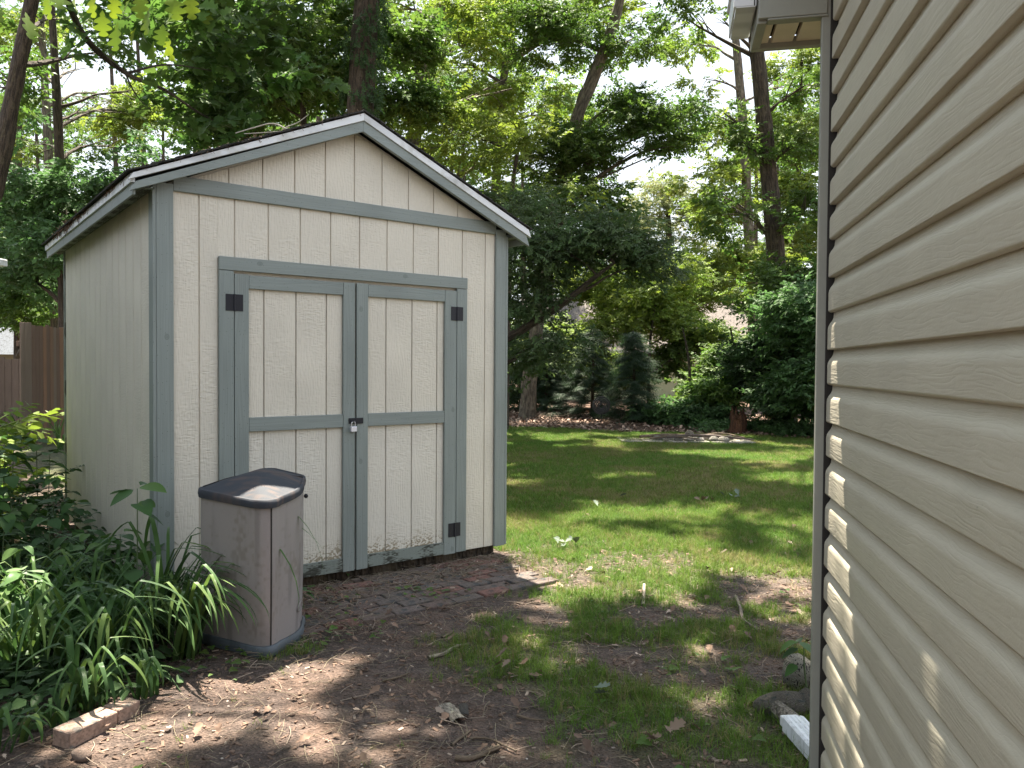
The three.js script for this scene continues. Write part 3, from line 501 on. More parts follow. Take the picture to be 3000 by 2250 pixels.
function limbTo(from, to, r, parent, mat, twigs = 5, reach = 1) {
  const mid = from.clone().lerp(to, 0.5).add(V(rr(-0.25, 0.25), rr(0.05, 0.4), rr(-0.25, 0.25)).multiplyScalar(Math.min(2, from.distanceTo(to) * 0.25)));
  const main = [from, from.clone().lerp(mid, 0.5).add(V(rr(-0.1, 0.1), 0, rr(-0.1, 0.1))), mid, to], gs = [tube(main, [r, r * 0.75, r * 0.5, r * 0.18], 6, 12)], curve = new THREE.CatmullRomCurve3(main);
  for (let i = 0; i < twigs; i++) {
    const s = curve.getPoint(rr(0.4, 0.98)), e = to.clone().add(V(gauss(), gauss() * 0.6, gauss()).multiplyScalar(reach));
    gs.push(tube([s, s.clone().lerp(e, 0.5).add(V(0, rr(0, 0.2) * reach, 0)), e], [r * 0.3, r * 0.18, r * 0.05], 4, 6));
  }
  part('limb', mergeGeometries(gs), mat, parent);
}
// trunk: list of [point, radius]; blobs: [centre, rx, ry, sprigs]
function tree({ name = 'tree', label, category = 'tree', group, trunk, blobs, sprigs = SPRIG.far, tint = tints.mid, mat = M.bark, clump = 0.42, gaps = true, limbR = 0.3, bare = 0, limbMax = 1, sides = 12, flat = 0.55, twigs = 5 }) {
  const pts = trunk.map((t) => t[0]), rad = trunk.map((t) => t[1]), b = V(pts[0].x, 0, pts[0].z), g = thing(name, label, category, b, 0, group);
  const loc = (p) => p.clone().sub(b), lp = pts.map(loc);
  const flare = [lp[0].clone().add(V(0, -0.1, 0)), ...lp], fr = [rad[0] * 1.35, ...rad];
  part('trunk', tube(flare, fr, sides, flare.length * 8, 0.25), mat, g);
  const curve = new THREE.CatmullRomCurve3(lp);
  for (const [c, rx, ry] of blobs.slice(0, blobs.length - bare)) {
    const lc = loc(c); let best = null, bd = 1e9, bt = 0;
    for (let i = 4; i <= 40; i++) { const p = curve.getPoint(i / 40), want = lc.y - 0.5 * Math.hypot(p.x - lc.x, p.z - lc.z); const dd = Math.abs(p.y - want) + 0.3 * p.distanceTo(lc); if (dd < bd) { bd = dd; best = p; bt = i / 40; } }
    const rt = lerp(rad[0], rad[rad.length - 1], bt);
    limbTo(best, lc, Math.max(0.02, Math.min(limbMax, rt * 0.8, rt * limbR + 0.01 * best.distanceTo(lc))), g, mat, twigs, Math.max(rx, ry) * 0.8);
  }
  const list = cloudOf(blobs, tint, clump, gaps, flat);
  for (const e of list) e.m.premultiply(new THREE.Matrix4().makeTranslation(-b.x, 0, -b.z));
  foliage(g, list, sprigs);
  return g;
}
const T = (...l) => l.map(([px, py, d, r]) => [at(px, py, d), r]);
const B = (...l) => l.map(([px, py, d, rx, ry, n]) => [at(px, py, d), rx, ry, n]);
const W3 = (...l) => l.map(([x, y, z, rx, ry, n]) => [V(x, y, z), rx, ry, n]);
const foot = (px, d) => { const p = at(px, 1100, d); p.y = 0; return p; };

// ivy-clad trunk behind the shed
R = rngOf(101);
{
  const f = foot(1040, 15.5);
  const t = tree({ name: 'oak_tree', label: 'thick ivy-clad trunk rising straight behind the shed roof peak', trunk: [[f, 0.32], [at(1052, 480, 15.5), 0.27], [at(1062, 200, 15.5), 0.25], [at(1078, -60, 15.5), 0.24], [V(-2.4, 16, -15.8), 0.15], [V(-2.0, 21, -16), 0.05]],
    blobs: [...W3([-5, 12.5, -12, 3.2, 1.8, 900], [-1.5, 13.5, -13, 3.2, 1.8, 900], [1.6, 13, -15, 3.2, 1.8, 900], [-3.5, 15.5, -16, 3.4, 2, 800], [0.5, 16, -18.5, 3.2, 2, 800], [-6.5, 12, -16, 3, 1.8, 700])], sprigs: SPRIG.canopy, tint: tints.mid, clump: 0.6, sides: 18 });
  tree({ name: 'understory_tree', label: 'leafy tree filling the view left of the ivy-clad trunk', trunk: [[foot(900, 17), 0.09], [at(890, 400, 17), 0.07], [at(880, 100, 17), 0.04]], blobs: B([820, 150, 16, 1.3, 0.9, 420], [930, 60, 17, 1.1, 0.8, 300], [960, 250, 17.5, 0.9, 0.5, 200], [720, 260, 17, 1.1, 0.6, 260], [1180, 120, 18, 0.8, 0.7, 200], [1160, 290, 17, 0.6, 0.4, 130], [640, 380, 18, 1.0, 0.4, 160]), tint: tints.mid, gaps: false });
  const list = [];
  for (let i = 0; i < 750; i++) { const y = rr(3.5, 9.5), c = new THREE.CatmullRomCurve3([f, at(1052, 480, 15.5), at(1062, 200, 15.5), at(1078, -60, 15.5)]).getPoint(clamp(y / 9.6)), a = rr(0, 6.28), r = 0.3 + rr(0, 0.12); if (vnoise(a * 1.2, y * 1.3) < 0.42) continue;
    list.push({ m: M4(V(c.x + Math.cos(a) * r - f.x, c.y, c.z + Math.sin(a) * r - f.z), Q(rr(0.7, 1.5), Math.PI / 2 - a, rr(-0.6, 0.6)), rr(0.4, 0.7)), c: tints.dark() }); }
  instanced('ivy', SPRIG.mid[0], M.leaf, list, t);
}
// the oak whose branch hangs into the top left; its trunk stands out of the frame
R = rngOf(102);
{
  const tr = [[V(-7.2, 0, -4.6), 0.36], [V(-7.0, 4, -4.7), 0.3], [V(-6.5, 8, -5.0), 0.24], [V(-5.8, 12, -5.6), 0.12]];
  const blobs = [...W3([-4.4, 8.4, -6.4, 2.2, 1.0, 620], [-1.6, 8.8, -6.2, 2.2, 1.0, 620], [-3.2, 9.4, -8.4, 2.4, 1.1, 640], [0.9, 9.2, -6.8, 2.2, 1.0, 560], [0.2, 9.6, -9, 2.2, 1.1, 560], [-5.6, 8.2, -4.4, 1.8, 0.9, 300], [-2.6, 7.6, -4.6, 1.6, 0.7, 320], [0.6, 8.2, -4.9, 1.6, 0.7, 320], [2.6, 9.2, -6.2, 1.8, 0.8, 330], [-6.4, 9, -8.6, 2, 1, 360]),
    ...B([620, 150, 8.5, 0.85, 0.5, 95], [780, 90, 9.2, 0.65, 0.45, 75], [560, 290, 9, 0.6, 0.4, 62], [850, 200, 10, 0.5, 0.35, 48], [600, 50, 7.5, 0.65, 0.35, 62], [720, 310, 9.6, 0.45, 0.35, 46], [590, 385, 9.6, 0.28, 0.22, 32], [450, 70, 6.2, 0.4, 0.22, 24])];
  for (const b of blobs.slice(-8)) b[0].whole = true;
  const oak = tree({ name: 'oak_tree', label: 'oak with lobed leaves overhanging the top left corner', trunk: tr, blobs, sprigs: SPRIG.oak, tint: () => { const k = rr(0.75, 1.25), y = rr(0.85, 1.3); return C(0.075 * k * y, 0.155 * k, 0.028 * k); }, clump: 0.3, limbR: 0.16, limbMax: 0.05, bare: 8, twigs: 1 });
  const b = oak.position, loc = (p) => p.clone().sub(b);
  part('branch', tube([at(150, -160, 5.6), at(205, 20, 5.8), at(262, 125, 6.2), at(370, 215, 6.8), at(480, 262, 7.6), at(600, 340, 8.6), at(700, 385, 9.3)].map(loc), [0.04, 0.028, 0.024, 0.02, 0.016, 0.01, 0.004], 8, 40, 0.2), M.bark, oak);
  part('branch', tube([at(370, 215, 6.8), at(480, 190, 7.2), at(640, 210, 8)].map(loc), [0.012, 0.009, 0.004], 6, 16), M.bark, oak);
  part('branch', tube([at(360, 200, 6.9), at(400, 280, 7.4), at(440, 320, 7.8)].map(loc), [0.008, 0.006, 0.002], 6, 14), M.bark, oak);
  const geos = [0, 1, 2].map((k) => leafBlade(0.17, 0.12, 26, oakProf, [0.1, 0.22, 0.05][k], [0.25, 0.1, 0.4][k], 0.3)), gm = [green(0.2, 0.29, 0.02, { transmission: 0.6 }), green(0.15, 0.24, 0.02, { transmission: 0.6 }), green(0.24, 0.32, 0.02, { transmission: 0.6 })];
  const spots = OAK_LEAVES;
    spots.forEach(([px, py, d, yaw, roll], i) => { const m = part('leaf', geos[i % 3], gm[i % 3], oak); m.position.copy(loc(at(px, py - 40, d))); m.rotation.set(1.0 + (i % 4) * 0.14, yaw - 1.6, roll, 'YXZ'); m.scale.setScalar(0.85 + 0.3 * ((i * 7) % 5) / 5); });
}
// left background
R = rngOf(103);
tree({ name: 'tall_tree', label: 'dark leaning trunk at the left edge of the wood', trunk: [[foot(-90, 14), 0.17], [at(-60, 760, 14), 0.16], [at(12, 420, 14), 0.14], [at(62, 160, 14), 0.12], [at(110, -60, 14), 0.11], [V(-6.6, 14, -14), 0.06]], blobs: [...W3([-7, 13, -13, 3, 1.8, 500], [-9, 14, -15, 3, 2, 500]), ...B([200, 60, 16, 1.4, 0.9, 170], [40, 250, 16, 1.0, 0.8, 110], [300, 150, 17, 1.3, 0.8, 150])], tint: tints.mid });
tree({ name: 'tall_tree', label: 'slim dark trunk left of the shed eave', trunk: [[foot(200, 17), 0.14], [at(188, 900, 17), 0.12], [at(181, 650, 17), 0.1], [at(170, 350, 17), 0.09], [at(150, 0, 17), 0.07]], blobs: B([120, 420, 18, 1.3, 0.8, 210], [260, 330, 18, 1.3, 0.8, 190], [60, 200, 18, 1.2, 0.8, 130], [380, 270, 18, 1.1, 0.6, 150], [90, 620, 17, 1.2, 0.7, 300], [220, 520, 16.5, 1.1, 0.6, 280], [60, 780, 18, 1.3, 0.7, 280], [330, 430, 19, 1.2, 0.7, 240], [150, 720, 16, 0.9, 0.5, 200]), tint: tints.cool });
tree({ name: 'tall_tree', label: 'grey trunk just behind the fence end', trunk: [[foot(162, 20), 0.14], [at(162, 850, 20), 0.12], [at(140, 400, 20), 0.1], [at(120, 60, 20), 0.08]], blobs: B([60, 90, 21, 1.6, 1.0, 200], [230, 200, 22, 1.6, 1, 200], [20, 500, 21, 1.3, 0.9, 280], [330, 280, 22, 1.6, 0.9, 300], [400, 330, 23, 1.2, 0.8, 240]), tint: tints.light, mat: M.barkGrey });
tree({ name: 'tall_tree', label: 'thin dark trunk near the left edge behind the fence', trunk: [[foot(52, 24), 0.12], [at(52, 700, 24), 0.1], [at(55, 300, 24), 0.08], [at(40, 50, 24), 0.06]], blobs: B([10, 350, 25, 1.8, 1, 200], [110, 300, 25, 1.5, 1, 190], [0, 880, 22, 1.6, 0.9, 330], [110, 880, 20, 1.1, 0.6, 260], [20, 700, 23, 1.4, 0.7, 240]), tint: tints.mid });
// behind the shed, centre
R = rngOf(104);
tree({ name: 'tall_tree', label: 'pale forked trunk right of the ivy-clad trunk', trunk: [[foot(1190, 22), 0.24], [at(1205, 560, 22), 0.22], [at(1225, 300, 22), 0.2], [at(1250, 170, 22), 0.18], [at(1295, 0, 22), 0.15], [at(1330, -250, 22), 0.08]], blobs: B([1400, 120, 22, 1.8, 1.1, 420], [1180, 200, 23, 1.6, 1, 360], [1500, 260, 23, 1.7, 1, 420], [1330, 330, 21.5, 1.7, 1, 440], [1150, 30, 24, 1.7, 1, 330], [1420, 480, 21, 1.6, 0.9, 400], [1250, 430, 22, 1.5, 0.8, 340]), tint: tints.light, mat: M.barkGrey, limbR: 0.4 });
tree({ name: 'tall_tree', label: 'high leafy tree filling the sky above the right roof slope', trunk: [[foot(1440, 26), 0.2], [at(1450, 600, 26), 0.16], [at(1480, 200, 26), 0.12], [at(1520, -80, 26), 0.08]], blobs: B([1400, 30, 26, 1.6, 1, 300], [1560, 130, 26, 1.5, 1, 320], [1480, 330, 26, 1.6, 1, 330], [1600, 330, 26, 1.2, 0.9, 260], [1620, 20, 26, 1.3, 0.7, 220], [1300, 180, 27, 1.5, 0.9, 260], [1760, 30, 26, 1.2, 0.5, 170], [1900, 10, 27, 1.3, 0.5, 170]), tint: tints.light });
tree({ name: 'tall_tree', label: 'leaning oak with a bare grey base beside the mulch bed', trunk: [[V(0.4, 0, -21.3), 0.25], [at(1556, 1080, 21.3), 0.19], [at(1575, 940, 21.3), 0.18], [at(1640, 560, 21.3), 0.17], [at(1690, 345, 21.3), 0.175], [at(1742, 215, 21.3), 0.165], [at(1800, 60, 21.3), 0.14], [at(1850, -150, 21.3), 0.1]], blobs: [...B([1640, 110, 21.5, 1.5, 0.9, 380], [1560, 60, 22, 1.6, 0.9, 340], [1850, 120, 21, 0.9, 0.55, 170], [1700, 420, 20.5, 0.9, 0.7, 240], [1760, 440, 20, 0.75, 0.5, 130], [1900, 360, 20, 0.75, 0.36, 230], [1830, 300, 20.4, 0.5, 0.35, 150], [1960, 410, 19.8, 0.5, 0.26, 130], [2010, 330, 20, 0.4, 0.2, 70], [1640, 480, 21, 1.2, 0.8, 320], [1720, 560, 20, 0.9, 0.5, 220], [1780, 620, 20, 0.7, 0.35, 120]).map((b) => { b[0].whole = true; return b; }), ...W3([1.5, 13.5, -19, 2.6, 1.4, 420], [4.5, 13.5, -18, 2.6, 1.4, 420])], sprigs: SPRIG.mid, tint: tints.mid, mat: M.barkGrey, limbR: 0.36 });
tree({ name: 'understory_tree', label: 'small tree with arching dark branch reaching over the lawn edge', trunk: [[foot(1370, 13.5), 0.11], [at(1440, 1030, 13.5), 0.09], [at(1530, 965, 13.3), 0.075], [at(1640, 895, 13), 0.06], [at(1720, 830, 12.8), 0.04], [at(1800, 770, 12.6), 0.02]], blobs: B([1560, 720, 13, 0.85, 0.6, 380], [1680, 700, 13.2, 0.85, 0.5, 360], [1800, 720, 13, 0.7, 0.42, 270], [1560, 880, 13.4, 0.55, 0.42, 230], [1880, 770, 13, 0.5, 0.28, 150], [1510, 620, 14, 0.8, 0.5, 270], [1620, 1010, 13.2, 0.5, 0.3, 120], [1530, 1050, 14, 0.45, 0.35, 110]), sprigs: SPRIG.small, tint: () => { const k = rr(0.7, 1.35), y = rr(0.9, 1.3); return C(0.075 * k * y, 0.135 * k, 0.042 * k); }, clump: 0.34, limbR: 0.5 });
tree({ name: 'understory_tree', label: 'light green young tree right above the shed eave', trunk: [[foot(1480, 17), 0.09], [at(1490, 800, 17), 0.07], [at(1500, 560, 17), 0.05], [at(1520, 420, 17), 0.03]], blobs: B([1540, 470, 17, 1.1, 0.7, 360], [1400, 400, 18, 1.1, 0.7, 330], [1620, 600, 17, 0.9, 0.5, 270], [1500, 600, 17, 0.9, 0.5, 280], [1290, 350, 18, 1, 0.6, 280]), sprigs: SPRIG.mid, tint: tints.light });
// right side
R = rngOf(105);
tree({ name: 'tall_tree', label: 'dark straight trunk beside the house corner', trunk: [[foot(2300, 18.5), 0.3], [at(2288, 1000, 18.5), 0.24], [at(2262, 620, 18.5), 0.2], [at(2245, 430, 18.5), 0.19], [at(2216, 140, 18.5), 0.17], [at(2190, -150, 18.5), 0.14], [V(5.4, 16, -18), 0.06]], blobs: [...W3([4.4, 13, -15.5, 2.8, 1.5, 560], [7, 13.5, -15, 2.8, 1.5, 500], [2.2, 13.5, -13, 2.6, 1.4, 500], [5, 14, -11.5, 2.6, 1.4, 480], [8, 13, -12, 2.6, 1.4, 300]), ...B([2360, 250, 18, 0.8, 0.6, 190], [2330, 420, 18, 0.7, 0.5, 170], [2180, 420, 18, 0.7, 0.5, 190], [2120, 330, 18, 0.6, 0.35, 130], [2360, 620, 17.5, 0.9, 0.6, 300], [2150, 620, 18, 0.7, 0.6, 220], [2330, 800, 17, 0.9, 0.7, 340], [2230, 860, 17.6, 0.8, 0.6, 280], [2120, 60, 18, 1.0, 0.5, 220], [2000, 50, 18.5, 0.8, 0.4, 150])], sprigs: SPRIG.mid, tint: tints.mid, clump: 0.34 });
tree({ name: 'tall_tree', label: 'slender grey trunk left of the dark right-hand trunk', trunk: [[foot(2215, 28), 0.22], [at(2205, 900, 28), 0.2], [at(2190, 620, 28), 0.18], [at(2172, 300, 28), 0.16], [at(2150, 60, 28), 0.12]], blobs: B([2080, 560, 28, 1.4, 1.0, 330], [2240, 480, 28, 1.4, 1, 330], [2300, 250, 28, 1.4, 0.9, 260], [2180, 760, 27, 1.6, 1, 380], [2060, 230, 28, 0.9, 0.5, 140], [2020, 130, 29, 1.0, 0.5, 160]), tint: tints.light, mat: M.barkGrey });
tree({ name: 'tall_tree', label: 'yellow-green tree glowing between the right-hand trunks and the house', trunk: [[foot(2330, 30), 0.14], [at(2335, 700, 30), 0.11], [at(2345, 300, 30), 0.08], [at(2350, 120, 30), 0.05]], blobs: B([2340, 200, 30, 1.2, 0.8, 260], [2330, 400, 30, 1.3, 0.9, 320], [2300, 560, 30, 1.2, 0.8, 300], [2350, 700, 29, 1.3, 0.9, 320], [2150, 470, 30, 1.0, 0.7, 220], [2110, 620, 30, 1.2, 0.8, 280], [2090, 380, 31, 0.8, 0.4, 130]), tint: tints.light, gaps: false });
tree({ name: 'understory_tree', label: 'bright young tree screening the neighbour roof', trunk: [[foot(1900, 22.5), 0.05], [at(1905, 1000, 22.5), 0.04], [at(1930, 820, 22.5), 0.025]], blobs: B([1820, 960, 22.6, 0.8, 0.5, 240], [1900, 880, 22.5, 0.9, 0.6, 280], [2010, 960, 22.6, 0.8, 0.4, 210], [2100, 1000, 22.4, 0.7, 0.4, 180], [1980, 800, 23, 0.9, 0.5, 230]), sprigs: SPRIG.mid, tint: tints.light, gaps: false, clump: 0.3, limbR: 0.6, sides: 7, twigs: 3 });
tree({ name: 'distant_tree', label: 'pale distant tree below the sky gap', trunk: [[foot(1960, 46), 0.3], [at(1960, 760, 46), 0.22], [at(1955, 560, 46), 0.1]], blobs: B([1900, 620, 46, 2.4, 2.0, 420], [2020, 640, 46, 2.2, 1.8, 380], [1960, 560, 46, 1.6, 1.2, 220], [1840, 690, 46, 2.0, 1.6, 330], [1980, 760, 46, 3, 1.6, 420]), tint: tints.pale, gaps: false, clump: 0.7 });
R = rngOf(106);
const under = [
  ['light green sapling thicket left of the sky gap', [[1760, 830, 24, 1.2, 0.8, 340], [1850, 890, 24, 1.2, 0.8, 340], [1930, 830, 25, 1.3, 0.8, 330]], tints.light, 1850],
  ['bright leafy tree over the neighbour roof', [[2020, 860, 26, 1.4, 0.9, 360], [2100, 780, 27, 1.4, 0.9, 360], [1960, 930, 25, 1.1, 0.6, 260]], tints.light, 2040],
  ['dense dark shrub under the right-hand trunk', [[2250, 1060, 18.2, 0.9, 0.6, 420], [2340, 1020, 17, 0.9, 0.7, 460], [2330, 1160, 16.6, 0.8, 0.4, 340]], tints.dark, 2290],
  ['dark shrub beside the house corner', [[2390, 930, 15.5, 0.8, 0.7, 360], [2400, 1120, 15.5, 0.8, 0.5, 320]], tints.cool, 2400],
  ['mixed shrub behind the tree stump', [[2120, 1130, 19, 0.9, 0.45, 300], [2180, 1060, 19.5, 0.9, 0.5, 300]], tints.mid, 2150],
  ['pale leafy shrub left of the tree stump', [[2010, 1200, 19, 0.7, 0.22, 210], [1950, 1210, 19.5, 0.6, 0.2, 170], [2060, 1215, 18.6, 0.5, 0.18, 130]], tints.cool, 2010],
  ['bright shrub between the small conifers', [[1800, 1080, 25, 0.9, 0.6, 240], [1680, 1060, 26, 1.1, 0.8, 290], [1620, 980, 27, 1.3, 0.9, 300]], tints.light, 1760],
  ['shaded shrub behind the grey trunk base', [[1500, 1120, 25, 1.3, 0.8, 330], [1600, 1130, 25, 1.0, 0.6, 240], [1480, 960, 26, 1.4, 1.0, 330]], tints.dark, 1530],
  ['sapling crossing in front of the neighbour wall', [[1960, 1050, 23, 0.7, 0.5, 150], [2040, 990, 23, 0.8, 0.5, 190], [2080, 1100, 22, 0.5, 0.3, 90]], tints.mid, 1980],
  ['leafy shrub on the lawn edge hidden behind the house corner', [[2600, 1080, 15, 1.2, 0.7, 300], [2560, 1150, 15, 1.0, 0.4, 220]], tints.mid, 2590],
  ['broad shrub far behind the house corner', [[2900, 1050, 17, 1.6, 0.9, 330], [2780, 1130, 16, 1.2, 0.5, 240]], tints.dark, 2850],
  ['yellowish shrub low beside the house corner', [[2360, 1060, 16.8, 0.55, 0.38, 200], [2345, 1150, 16.8, 0.6, 0.34, 190]], () => { const k = rr(0.8, 1.2); return C(0.1 * k, 0.14 * k, 0.03 * k); }, 2350],
];
for (const [label, bl, tint, px] of under) { const d = bl[0][2]; tree({ name: 'shrub', label, category: 'shrub', trunk: [[foot(px, d), 0.05], [at(px + 10, 1080, d), 0.035], [at(px - 10, 960, d), 0.02]], blobs: B(...bl.map((q) => [...q.slice(0, 5), q[5] * 1.6])), sprigs: SPRIG.mid, tint, gaps: false, clump: 0.3, limbR: 0.6, sides: 7, twigs: 3 }); }
// young conifers
R = rngOf(107);
{
  const spray = mergeGeometries([0, 1, 2, 3, 4, 5, 6, 7, 8].map((i) => { const g = leafBlade(0.2, 0.02, 2, (q) => [0.6, 1, 0.1][Math.round(q * 2)], 0.1, 0.3); return g.applyMatrix4(M4(V(0, 0, i * 0.05), Q(0, (i % 2 ? 1 : -1) * (0.85 - i * 0.04), 0), 1 - i * 0.085)); }));
  for (const [px, py, d, h, w, label] of [[1855, 1215, 19.6, 2.35, 0.7, 'dark young conifer right of the wind spinner'], [1735, 1195, 21.6, 2.5, 0.95, 'broad young conifer behind the wind spinner'], [1600, 1180, 24, 2.6, 0.95, 'shaded young conifer beside the grey trunk']]) {
    const f = foot(px, d), g = thing('conifer', label, 'conifer', f), list = [], br = [];
    part('trunk', tube([V(0, -0.05, 0), V(0.02, h * 0.5, 0), V(0, h, 0)], [0.06, 0.04, 0.008], 7), M.bark, g);
    for (let k = 0; k < 110; k++) {                               // drooping branches
      const t = Math.pow((k + R()) / 110, 0.9), y = 0.12 + t * (h - 0.15), a = k * 2.4 + rr(-0.5, 0.5), len = w * Math.pow(1 - t, 0.75) * rr(0.55, 1.2) + 0.08, e = V(Math.cos(a) * len, y - len * rr(0.05, 0.3), Math.sin(a) * len), s0 = V(0, y, 0);
      br.push(tube([s0, s0.clone().lerp(e, 0.5).add(V(0, len * 0.08, 0)), e], [0.012, 0.008, 0.003], 3, 3));
      for (let q = 0; q < 12 + len * 30; q++) { const u = rr(0.25, 1.02), p = s0.clone().lerp(e, u); p.y += rr(-0.05, 0.03); if (R() < 0.25) p.multiplyScalar(0.97); list.push({ m: M4(p, Q(rr(-0.05, 0.45), Math.PI / 2 - a + rr(-0.7, 0.7), rr(-0.4, 0.4)), rr(0.5, 1.0)), c: C(0.036, 0.075, 0.03).multiplyScalar(rr(0.6, 1.5)) }); }
    }
    part('branches', mergeGeometries(br), M.bark, g);
    instanced('needles', spray, M.leaf, list, g);
  }
}
// the far wood
R = rngOf(108);
{
  const blobs = [];
  for (let px = -700; px <= 3500; px += 75) for (let row = 0; row < 9; row++) {
    const d = rr(38, 54), py = 1130 - row * 135 + rr(-50, 50), gap = px > 1740 && px < 2170;
    if (gap && py < 760) continue;
    if (px > 1500 && px < 2350 && py < 880 && R() < 0.5) continue;
    if (py < 300 && (px > 1600 || R() < 0.35)) continue;
    if (px > 2500 && R() < 0.3) continue;
    if (py < 620 && R() < (px < 700 ? 0.6 : 0.3)) continue;
    blobs.push([at(px + rr(-50, 50), py, d), rr(1.3, 2.2), rr(0.9, 1.4), Math.round(rr(90, 170))]);
  }
  const pal = [tints.mid, tints.light, tints.cool, tints.mid], list = cloudOf(blobs, () => pal[Math.floor(R() * 4)](), 0.65, false);
  const w = thing('far_wood', 'mass of green woodland filling the far background', 'woodland'); w.userData.kind = 'stuff';
  foliage(w, list, SPRIG.wood, 'foliage');
  const tr = []; for (let i = 0; i < 52; i++) { const px = -660 + i * 78 + rr(-30, 30), d = rr(30, 46), f = foot(px, d), h = rr(9, 17); if (px > 1720 && px < 2180) continue; const lean = rr(-0.06, 0.06); tr.push(tube([f, V(f.x + lean * h * 0.5, h * 0.5, f.z), V(f.x + lean * h, h, f.z)], [rr(0.14, 0.24), 0.12, 0.05], 7, 8)); }
  part('trunks', mergeGeometries(tr), M.bark, w).userData.kind = 'stuff';
}

// ---------- neighbour houses and fence ----------
R = rngOf(109);
{
  const p = at(2050, 1100, 34), h = thing('neighbour_house', 'olive house wall glimpsed through the shrubs behind the lawn', 'house', V(p.x, 0, p.z), 0.15);
  const wall = part('wall', box(-7, 5.5, -0.6, 2.2, -4, 0), std({ color: C(0.42, 0.43, 0.28), map: every(SIDE_C, 2), roughness: 0.8 }), h);
  const w1 = part('window', box(1.2, 2.2, 0.6, 1.7, 0.001, 0.04), M.white, wall); part('pane', box(1.28, 2.12, 0.68, 1.62, 0.03, 0.05, 0.001), phy({ color: C(0.05, 0.06, 0.07), roughness: 0.06 }), w1);
  const rg = new THREE.BufferGeometry().setFromPoints([V(-7.5, 2.1, 0.6), V(6, 2.1, 0.6), V(6, 4.6, -3), V(-7.5, 4.6, -3)]); rg.setIndex([0, 1, 2, 0, 2, 3]); rg.setAttribute('uv', new THREE.Float32BufferAttribute([0, 0, 13, 0, 13, 4, 0, 4], 2)); rg.computeVertexNormals();
  const roof = part('roof', rg, std({ color: C(0.17, 0.14, 0.133), map: every(STONE_C, 0.6), roughness: 0.9, side: THREE.DoubleSide }), h);
  part('fascia', box(-7.5, 6, 2.0, 2.15, 0.58, 0.62), M.white, roof);
}
{
  const p = at(12, 1010, 26), h = thing('neighbour_house', 'low house with blue-grey roof behind the fence at far left', 'house', V(p.x - 1.5, 0, p.z), 0.4);
  const wall = part('wall', box(-4, 1.6, -0.2, 1.75, -4, 0), std({ color: C(0.26, 0.235, 0.15), roughness: 0.8, map: every(SIDE_C, 2) }), h); void wall;
  const rg = new THREE.BufferGeometry().setFromPoints([V(-4.5, 1.7, 0.4), V(2.0, 1.7, 0.4), V(2.0, 2.7, -2.4), V(-4.5, 2.7, -2.4)]); rg.setIndex([0, 1, 2, 0, 2, 3]); rg.setAttribute('uv', new THREE.Float32BufferAttribute([0, 0, 6, 0, 6, 3, 0, 3], 2)); rg.computeVertexNormals();
  part('roof', rg, std({ color: C(0.08, 0.09, 0.115), map: every(STONE_C, 0.5), roughness: 0.9, side: THREE.DoubleSide }), h);
}
{
  const p = at(27, 785, 9), h = thing('garage', 'white gutter corner of a garage peeking in at the left edge', 'garage', V(p.x, 0, p.z), 0);
  part('wall', box(-4, -0.5, 0, p.y - 0.1, 0.4, 4.2), M.white, h);
  const eave = part('eave', box(-4.2, -0.12, p.y + 0.02, p.y + 0.14, 0.05, 4.4), M.white, h);
  part('gutter', box(-0.115, 0.0, p.y + 0.01, p.y + 0.09, 0.02, 4.4, 0.012), M.white, eave);
  part('roof', metric(new THREE.BoxGeometry(4.3, 0.05, 4.4).rotateZ(-0.3).translate(-2.15, p.y + 0.8, 2.25)), M.shingle, h);
}
{
  const a = at(58, 945, 13), b = at(215, 962, 15.2), dir = b.clone().sub(a).setY(0), L = dir.length(); dir.normalize();
  const fence = thing('wooden_fence', 'weathered brown plank fence behind the left side of the shed', 'fence', V(a.x, 0, a.z), Math.atan2(-dir.z, dir.x));
  const mats = [[0.2, 0.115, 0.075], [0.16, 0.1, 0.075], [0.24, 0.13, 0.08], [0.19, 0.14, 0.11]].map((c) => std({ color: C(...c), map: every(TRIM_C, 0.5, 1), bumpMap: every(GRAIN_B, 0.4, 1), bumpScale: 0.004, roughness: 0.9 }));
  const geos = [0, 1, 2].map(() => { const g = box(-0.068, 0.068, 0, 2.1, -0.01, 0.01); return g; });
  for (let k = 0; k < 22 && k * 0.142 < L + 1; k++) { const m = part('board', geos[k % 3], mats[Math.floor(R() * 4)], fence); m.position.set(0.07 + k * 0.142, rr(-0.03, 0.02), rr(-0.004, 0.004)); m.rotation.z = rr(-0.008, 0.008); }
  for (const y of [0.4, 1.7]) part('rail', box(0, L + 0.8, y, y + 0.09, -0.06, -0.022, 0.003, true), mats[1], fence);
  const low = thing('wooden_fence', 'short grey plank fence run at the far left edge', 'fence', at(-40, 1100, 14.5).setY(0), -0.12);
  for (let k = 0; k < 12; k++) { const m = part('board', geos[k % 3], mats[3], low); m.scale.y = 0.72; m.position.set(k * 0.142 - 0.4, rr(-0.03, 0.02), 0); }
  part('rail', box(-0.5, 1.3, 1.1, 1.19, -0.06, -0.022, 0.003, true), mats[1], low);
}

